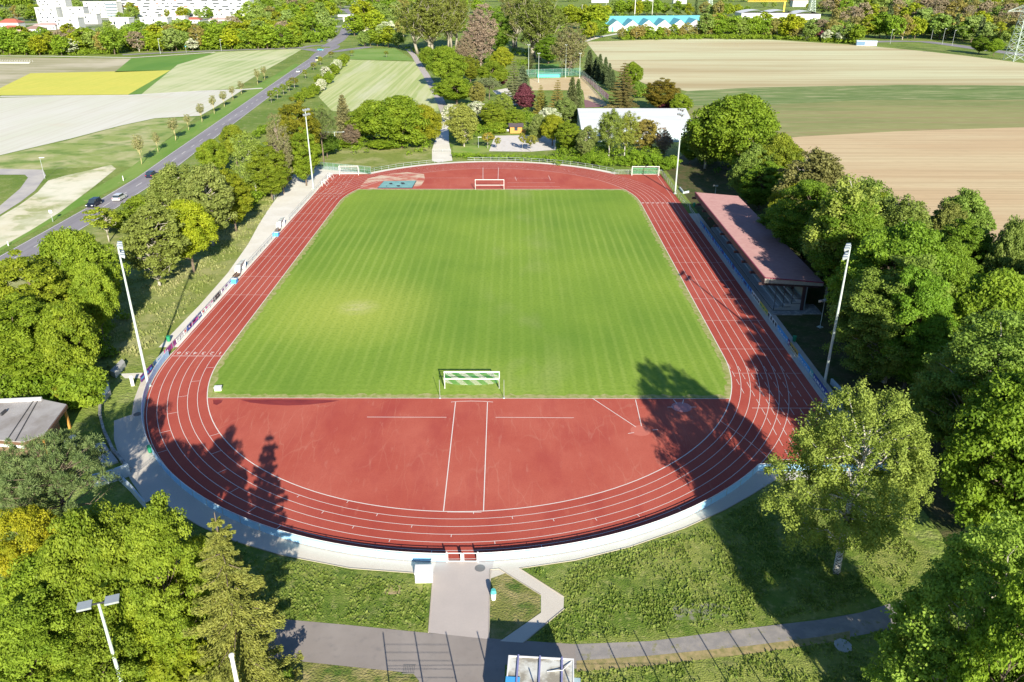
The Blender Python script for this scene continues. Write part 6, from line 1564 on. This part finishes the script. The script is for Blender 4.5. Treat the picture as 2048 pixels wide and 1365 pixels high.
# white halls with shallow curved roofs
for i, (u, v, wp, H, lb) in enumerate(((1512, 40, 60, 7, 'left white hall with shallow curved roof at the top right'), (1562, 38, 60, 6, 'middle white hall with shallow curved roof at the top right'), (1614, 40, 52, 6, 'right white hall with shallow curved roof at the top right'))):
    p = P(u, v); s_ = F_PX / proj((p.x, p.y, 0))[2]; Wd = wp / s_
    r = empty('white_hall', (p.x, p.y, 0), 0, lb, 'building')
    m_ = MB(); m_.box(-Wd / 2, Wd / 2, 0, 30, 0, H); m_.obj('wall', pit, r)
    m_ = MB(); N = 10; vs = []
    for k in range(N + 1): x = -Wd / 2 + Wd * k / N; z = H + 3 * math.sin(PI * k / N); vs += [(x, -.6, z), (x, 30.6, z)]
    m_.add(vs, [(2 * k, 2 * k + 1, 2 * k + 3, 2 * k + 2) for k in range(N)]); m_.obj('roof', M['white'], r)
    m_ = MB(); m_.box(-Wd / 2 + 3, -Wd / 2 + 6, -.06, .0, 1, 4.5); m_.obj('window', M['glass'], r)
p = P(1518, 30); q = P(1600, 30); r = empty('yellow_crane_boom', (p.x, p.y + 60, 0), 0, 'long yellow crane boom lying above the white halls', 'crane')
m_ = MB(); Lc = q.x - p.x; m_.box(0, Lc, -.8, .8, 13, 13.4); m_.box(0, Lc, -.3, .3, 15.2, 15.5)
for k in range(24): m_.cyl((Lc * k / 24, 0, 13.3), (Lc * (k + .5) / 24, 0, 15.3), .22, .22, 4); m_.cyl((Lc * (k + .5) / 24, 0, 15.3), (Lc * (k + 1) / 24, 0, 13.3), .22, .22, 4)
m_.obj('boom', plain('crane_yellow', (0.75, .50, .05), .5), r)
m_ = MB(); m_.box(Lc * .93, Lc * .97, -1, 1, 0, 13); m_.obj('tower', bpy.data.materials['crane_yellow'], r)
# grey shed at the field edge
p = P(1733, 92); r = empty('field_shed', (p.x, p.y, 0), -.25, 'blue-grey flat shed at the far edge of the cream field', 'shed')
m_ = MB(); m_.box(-7, 7, 0, 5, 0, 3.2); m_.obj('wall', plain('white_sheet_metal', (.74, .76, .76), .5), r)
m_ = MB(); m_.box(-7.3, 7.3, -.3, 5.3, 3.2, 3.5); m_.obj('roof', plain('pale_blue_metal', (.52, .60, .66), .5), r)
m_ = MB(); m_.box(-7.1, -1.2, -.06, -.01, .2, 2.9); m_.obj('shutter', plain('slate_blue', (.12, .22, .34), .5), r)
# bridge
a_ = P(684, 44); b_ = P(720, 44); r = empty('road_bridge', (a_.x, a_.y, 0), 0, 'pale footbridge across the distant road at the top', 'bridge')
L = b_.x - a_.x; m_ = MB(); m_.box(-4, L + 4, 0, 4, 5.0, 6.0); m_.obj('deck', M['concrete'], r); m_ = MB(); m_.box(-4, L + 4, -.05, .0, 6.0, 7.1); m_.obj('parapet', M['panel'], r)
for x in (L * .1, L * .9): m_ = MB(); m_.box(x - .8, x + .8, 1, 3, 0, 5); m_.obj('pier', M['concrete'], r)
# glasshouse corner at the left edge
p = P(24, 127); r = empty('seed_frame', (p.x, p.y, 0), 0, 'low white framed tunnel at the far left edge beyond the rape field', 'frame')
m_ = MB()
for k in range(14): m_.tube([(-9 + k * 1.5, 0, 0), (-9 + k * 1.5, .4, 1.5), (-9 + k * 1.5, 2, 2.0), (-9 + k * 1.5, 3.6, 1.5), (-9 + k * 1.5, 4, 0)], .05, 4)
m_.box(-9, 10.5, 0, .1, .0, .5); m_.obj('frame', M['white'], r)
# pylons
def pylon(u, vb, H, wb, label, arms, th=.16):
    p = P(u, vb); r = empty('power_pylon', (p.x, p.y, 0), .2, label, 'pylon')
    m_ = MB(); cs = [(-1, -1), (1, -1), (1, 1), (-1, 1)]; lv = [0, .09, .18, .26, .34, .42, .49, .56, .63, .70, .77, .84, .91, 1.0]
    wz = lambda f: wb / 2 * (1 - f) ** 1.15 + .55
    for (a, b) in cs:
        m_.tube([(a * wz(f), b * wz(f), f * H) for f in lv], th, 4)
    m_.obj('leg_frame', M['mast'], r)
    m_ = MB()
    for f0, f1 in zip(lv[:-1], lv[1:]):
        for i in range(4):
            a, b = cs[i], cs[(i + 1) % 4]
            m_.cyl((a[0] * wz(f0), a[1] * wz(f0), f0 * H), (b[0] * wz(f1), b[1] * wz(f1), f1 * H), th * .55, None, 4)
            m_.cyl((b[0] * wz(f0), b[1] * wz(f0), f0 * H), (a[0] * wz(f1), a[1] * wz(f1), f1 * H), th * .55, None, 4)
            m_.cyl((a[0] * wz(f1), a[1] * wz(f1), f1 * H), (b[0] * wz(f1), b[1] * wz(f1), f1 * H), th * .6, None, 4)
    m_.obj('bracing', M['mast'], r)
    for f, wd in arms:
        m_ = MB(); z = f * H
        for s_ in (-1, 1):
            for b in (-1, 1):
                m_.cyl((s_ * wz(f), b * wz(f), z), (s_ * wd, 0, z), th * .7, None, 4); m_.cyl((s_ * wz(f), b * wz(f), z + 3.2), (s_ * wd, 0, z), th * .6, None, 4)
            for k in (.3, .6): m_.cyl((s_ * (wz(f) + (wd - wz(f)) * k), 0, z), (s_ * (wz(f) + (wd - wz(f)) * k), 0, z + 3.2 * (1 - k)), th * .5, None, 4)
        m_.obj('crossarm', M['mast'], r)
pylon(2028, 122, 46, 7.5, 'large lattice power pylon at the upper right edge', ((.62, 13), (.80, 17), (.93, 10)))
pylon(1622, 25, 40, 7, 'distant lattice pylon behind the white halls', ((.7, 10), (.85, 13)), .28)
pylon(1419, 14, 34, 6, 'distant lattice pylon above the right end of the turquoise hall', ((.7, 10), (.85, 12)), .3)

# ---- rows of distant trees, each a tree of its own
KC = {'far_a': [(1, 1.05, .8), (1.25, 1.12, .7), (.9, 1.0, .9), (1.4, 1.15, .6)], 'far_b': [(1.05, 1.05, .8), (.85, .95, .8), (1.2, 1.0, .7)], 'far_c': [(.95, 1, 1), (1, 1.05, 1.4), (.85, .95, 1)],
      'far_olive': [(1.05, 1.05, .9), (1.1, 1.0, .8)], 'far_bare': [(1, .95, .9)], 'far_conifer': [(1, 1.1, 1), (1.3, 1.3, 1.3)], 'far_copper': [(1, 1, 1)], 'far_white': [(1, 1, 1)]}
CN = {'far_a': 'green', 'far_b': 'dark green', 'far_c': 'grey-green', 'far_olive': 'olive-brown', 'far_bare': 'leafless brown', 'far_conifer': 'dark conifer', 'far_copper': 'purple-red', 'far_white': 'white blossoming'}
rt = random.Random(11)
def belt(px, n, hpx, mix, where, group, jit=2.0, wr=(.75, 1.1)):
    """n trees along a line of the photograph, hpx high in 2048 px"""
    L = []
    for i in range(n):
        t = (i + .5 + rt.uniform(-.3, .3)) / n * (len(px) - 1); k = min(int(t), len(px) - 2); f = t - k
        u = px[k][0] + (px[k + 1][0] - px[k][0]) * f; v = px[k][1] + (px[k + 1][1] - px[k][1]) * f + rt.uniform(-jit, jit)
        L.append((u, v))
    L.sort()
    for i, (u, v) in enumerate(L):
        p = P(u, v); s_ = F_PX / proj((p.x, p.y, 0))[2]; H = rt.uniform(*hpx) / s_ / .97; H = min(H, 24)
        kd = rt.choice(mix)
        if kd in ('far_copper', 'far_white'): H *= .6
        W2 = H * rt.uniform(*wr) * (.45 if kd == 'far_conifer' else 1)
        nm = CN[kd]
        add_tree(kd, (p.x, p.y, 0), H, W2, '%s tree, %s from the left %s' % (nm if 'conifer' in nm else nm, nth(i), where), tuple(c_ * 1.15 for c_ in rt.choice(KC[kd])), group)
MX = ['far_a', 'far_a', 'far_b', 'far_c', 'far_a', 'far_b', 'far_olive', 'far_c', 'far_a', 'far_b', 'far_c', 'far_bare']
belt([(-20, 109), (100, 110), (240, 108)], 15, (34, 50), MX + ['far_white'], 'in the belt beyond the rape field', 'trees of the belt beyond the rape field')
belt([(-20, 103), (120, 102), (245, 98)], 11, (36, 50), MX, 'in row two beyond the rape field', 'second row of trees beyond the rape field')
belt([(250, 102), (330, 102), (430, 98), (600, 96)], 20, (30, 48), MX + ['far_white'], 'in the belt behind the striped field', 'trees of the belt behind the striped field')
belt([(250, 92), (420, 88), (600, 88)], 16, (34, 46), MX, 'in row two behind the striped field', 'second row of trees behind the striped field')
belt([(345, 82), (480, 76), (640, 80)], 14, (30, 42), MX + ['far_copper'], 'in row three behind the striped field', 'third row of trees behind the striped field')
belt([(480, 62), (560, 60), (665, 64)], 11, (30, 42), MX, 'in the wood by the distant road', 'wood left of the distant road')
belt([(490, 42), (570, 40), (670, 40)], 11, (26, 36), MX, 'deep in the wood by the distant road', 'back of the wood left of the distant road')
belt([(505, 22), (600, 20), (690, 18)], 10, (20, 28), MX, 'along the top left of the bridge', 'trees along the top edge left of the bridge')
belt([(215, 74), (245, 58), (270, 44), (262, 30)], 7, (20, 30), MX + ['far_copper'], 'among the white flats at top left', 'trees among the flats at top left')
belt([(-10, 48), (40, 40), (78, 44), (60, 26)], 9, (20, 32), MX + ['far_conifer'], 'behind the red roofs', 'trees behind the red roofs')
belt([(168, 30), (150, 20), (180, 24)], 4, (16, 24), ['far_bare', 'far_c', 'far_a'], 'behind the stepped flats', 'trees behind the stepped flats')
belt([(330, 36), (370, 36), (412, 40), (450, 32), (480, 34)], 8, (14, 26), MX + ['far_copper', 'far_copper'], 'before the long slab of flats', 'trees in front of the long slab of flats')
belt([(720, 92), (760, 92), (800, 96)], 6, (26, 40), MX, 'right of the road junction', 'trees right of the road junction')
belt([(700, 72), (750, 70), (812, 74)], 7, (34, 46), ['far_a', 'far_a', 'far_olive', 'far_white', 'far_b'], 'between distant road and poplars', 'trees between the distant road and the poplars')
belt([(722, 46), (760, 44), (820, 46)], 6, (34, 46), MX, 'behind the three flagpoles', 'trees behind the three flagpoles')
belt([(730, 22), (800, 22), (880, 24), (960, 26)], 10, (24, 32), MX, 'at the top behind the poplars', 'trees at the top edge behind the poplars')
belt([(1090, 60), (1140, 58), (1200, 60)], 7, (34, 46), MX, 'left of the turquoise hall', 'trees left of the turquoise hall')
belt([(1165, 80), (1185, 78), (1208, 76)], 4, (28, 40), ['far_a', 'far_a', 'far_b'], 'on the lawn by the turquoise hall', 'trees on the lawn before the turquoise hall')
belt([(1238, 80), (1300, 78), (1400, 76)], 13, (18, 28), ['far_a', 'far_c', 'far_b', 'far_olive'], 'in the hedge before the turquoise hall', 'hedge trees before the turquoise hall', 1)
belt([(1400, 76), (1500, 76), (1600, 80), (1720, 88)], 24, (26, 46), MX + ['far_white', 'far_copper', 'far_olive'], 'in the belt beyond the cream field', 'trees of the belt at the far edge of the cream field', 1)
belt([(1400, 66), (1480, 66), (1600, 70), (1700, 76)], 14, (26, 40), MX + ['far_copper'], 'in row two beyond the cream field', 'second row of trees beyond the cream field')
belt([(1730, 76), (1780, 78), (1840, 78)], 8, (34, 48), ['far_a', 'far_a', 'far_b', 'far_olive'], 'before the road at upper right', 'bright trees before the road at upper right')
belt([(1165, 34), (1260, 32), (1390, 32), (1480, 34)], 20, (18, 30), MX + ['far_conifer'], 'behind the turquoise hall', 'trees behind the turquoise hall')
belt([(1480, 26), (1560, 12), (1660, 24)], 6, (10, 16), MX, 'behind the white halls', 'trees behind the white halls')
belt([(1700, 56), (1800, 56), (1860, 66), (1960, 78)], 18, (36, 50), ['far_olive', 'far_bare', 'far_c', 'far_a', 'far_conifer'], 'at the front of the upper right wood', 'front of the upper right wood')
belt([(1840, 74), (1900, 80), (1960, 90), (2060, 104)], 12, (40, 54), ['far_olive', 'far_b', 'far_c', 'far_conifer'], 'right behind the road at upper right', 'trees right behind the road at upper right')
belt([(1660, 34), (1760, 34), (1900, 44), (2060, 60)], 24, (32, 46), ['far_olive', 'far_bare', 'far_c', 'far_b', 'far_bare'], 'amid the upper right wood', 'middle of the upper right wood')
belt([(1640, 12), (1780, 12), (1900, 18), (2060, 28)], 14, (22, 30), ['far_olive', 'far_bare', 'far_bare', 'far_a'], 'atop the upper right wood', 'top of the upper right wood')
TR('broad_b', 1966, 68, 108, 36, 'left one of the two round trees beside the power pylon', (.75, .85, .7))
TR('broad_a', 1995, 74, 112, 32, 'right one of the two round trees beside the power pylon', (1.0, 1.1, .8))
# low planting that fills the foot of the far belts, and the forest beyond, which nobody could count
def mass(name, px_lines, n, h, label, col, cr=(2, 4), size=.8, per=26, mat='broad'):
    rg = np.random.default_rng(len(name) + n); cs = []
    for i in range(n):
        ln_ = px_lines[rg.integers(len(px_lines))]; t = rg.random() * (len(ln_) - 1); k = int(t); f = t - k
        u = ln_[k][0] + (ln_[k + 1][0] - ln_[k][0]) * f; v = ln_[k][1] + (ln_[k + 1][1] - ln_[k][1]) * f
        p = P(u + rg.normal() * 2, v); cs.append((p.x, p.y + rg.normal() * 6, rg.uniform(h[0], h[1])))
    cs = np.array(cs); C, U, W = leafset(cs, rg.uniform(cr[0], cr[1], n), per, size, rg)
    C[:, 2] = np.maximum(C[:, 2], .1)
    o = bpy.data.objects.new(name, quads(name, C, U, W, LM[mat])); COL.objects.link(o); o.color = (*col, 1)
    return tag(o, label, name.replace('_', ' '), kind='stuff')
mass('undergrowth', [[(-20, 108), (240, 107)], [(250, 101), (600, 95)]], 900, (.5, 2.5), 'low green undergrowth at the foot of the left tree belts', (1, 1.05, .8), cr=(1.2, 2.4), size=.5)
mass('undergrowth_right', [[(1240, 79), (1400, 77), (1560, 78), (1720, 88)]], 700, (.5, 2.5), 'low green undergrowth along the far edge of the cream field', (1.0, 1.05, .8), cr=(1.2, 2.4), size=.5)
mass('distant_forest', [[(-40, -8), (2090, -8)], [(-40, 2), (220, 2)], [(510, 4), (1160, 4)], [(1400, 4), (2090, 8)], [(-40, 14), (60, 14)], [(520, 12), (700, 12)], [(-40, -25), (2090, -25)]], 1700, (3, 13), 'mixed forest and gardens along the top edge', (.95, 1, .9), cr=(4, 8), size=1.6, per=30)
mass('distant_scrub', [[(480, 88), (650, 84)], [(640, 60), (664, 62)], [(490, 50), (670, 50)], [(500, 30), (680, 30)], [(730, 60), (830, 60)], [(730, 34), (900, 34)], [(1100, 40), (1480, 50)], [(1640, 60), (1900, 66)], [(1700, 40), (2060, 56)], [(1640, 22), (2060, 30)], [(340, 90), (480, 90)], [(820, 66), (1130, 66)], [(820, 44), (1160, 44)], [(960, 24), (1180, 26)], [(650, 78), (662, 74)]], 1900, (1, 6), 'tangled green scrub between the distant trees', (.9, 1, .8), cr=(2.5, 5), size=1.1)
mass('upper_right_wood', [[(1700, 66), (1800, 66), (1900, 76), (1990, 88)], [(1660, 46), (1800, 46), (1950, 60), (2060, 76)], [(1640, 30), (1800, 32), (2060, 48)], [(1640, 18), (2060, 30)]], 700, (3, 12), 'mixed budding wood on the slope at upper right', (1.05, 1, .95), cr=(3, 5.5), size=1.0, per=40, mat='olive')
mass('garden_scrub', [[(905, 262), (1000, 262)], [(985, 240), (1060, 240)], [(1110, 310), (1330, 316)], [(930, 225), (1000, 225)], [(1060, 255), (1120, 262)], [(940, 150), (1040, 155)], [(850, 112), (940, 130)], [(960, 125), (1060, 130)], [(820, 104), (1140, 108)], [(1140, 250), (1350, 262)], [(810, 100), (930, 118), (1060, 112)], [(1090, 92), (1160, 90)], [(860, 80), (1100, 84)]], 1400, (.4, 2.2), 'low scrub between the garden trees behind the far bend', (.85, .95, .75), cr=(.8, 1.8), size=.28, per=50)
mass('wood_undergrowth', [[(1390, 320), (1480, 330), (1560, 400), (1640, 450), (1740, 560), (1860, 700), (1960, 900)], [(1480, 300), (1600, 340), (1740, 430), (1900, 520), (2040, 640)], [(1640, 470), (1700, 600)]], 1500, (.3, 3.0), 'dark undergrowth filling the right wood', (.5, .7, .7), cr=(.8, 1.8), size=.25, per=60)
mass('bank_undergrowth', [[(330, 440), (480, 430), (560, 365), (640, 315)], [(250, 440), (420, 340), (520, 270), (640, 230)], [(560, 330), (600, 300), (700, 290), (860, 292)], [(60, 600), (190, 700)], [(20, 700), (160, 780)]], 1500, (.3, 2.2), 'green undergrowth under the trees along the left bank', (.9, 1, .75), cr=(.7, 1.5), size=.24, per=60)
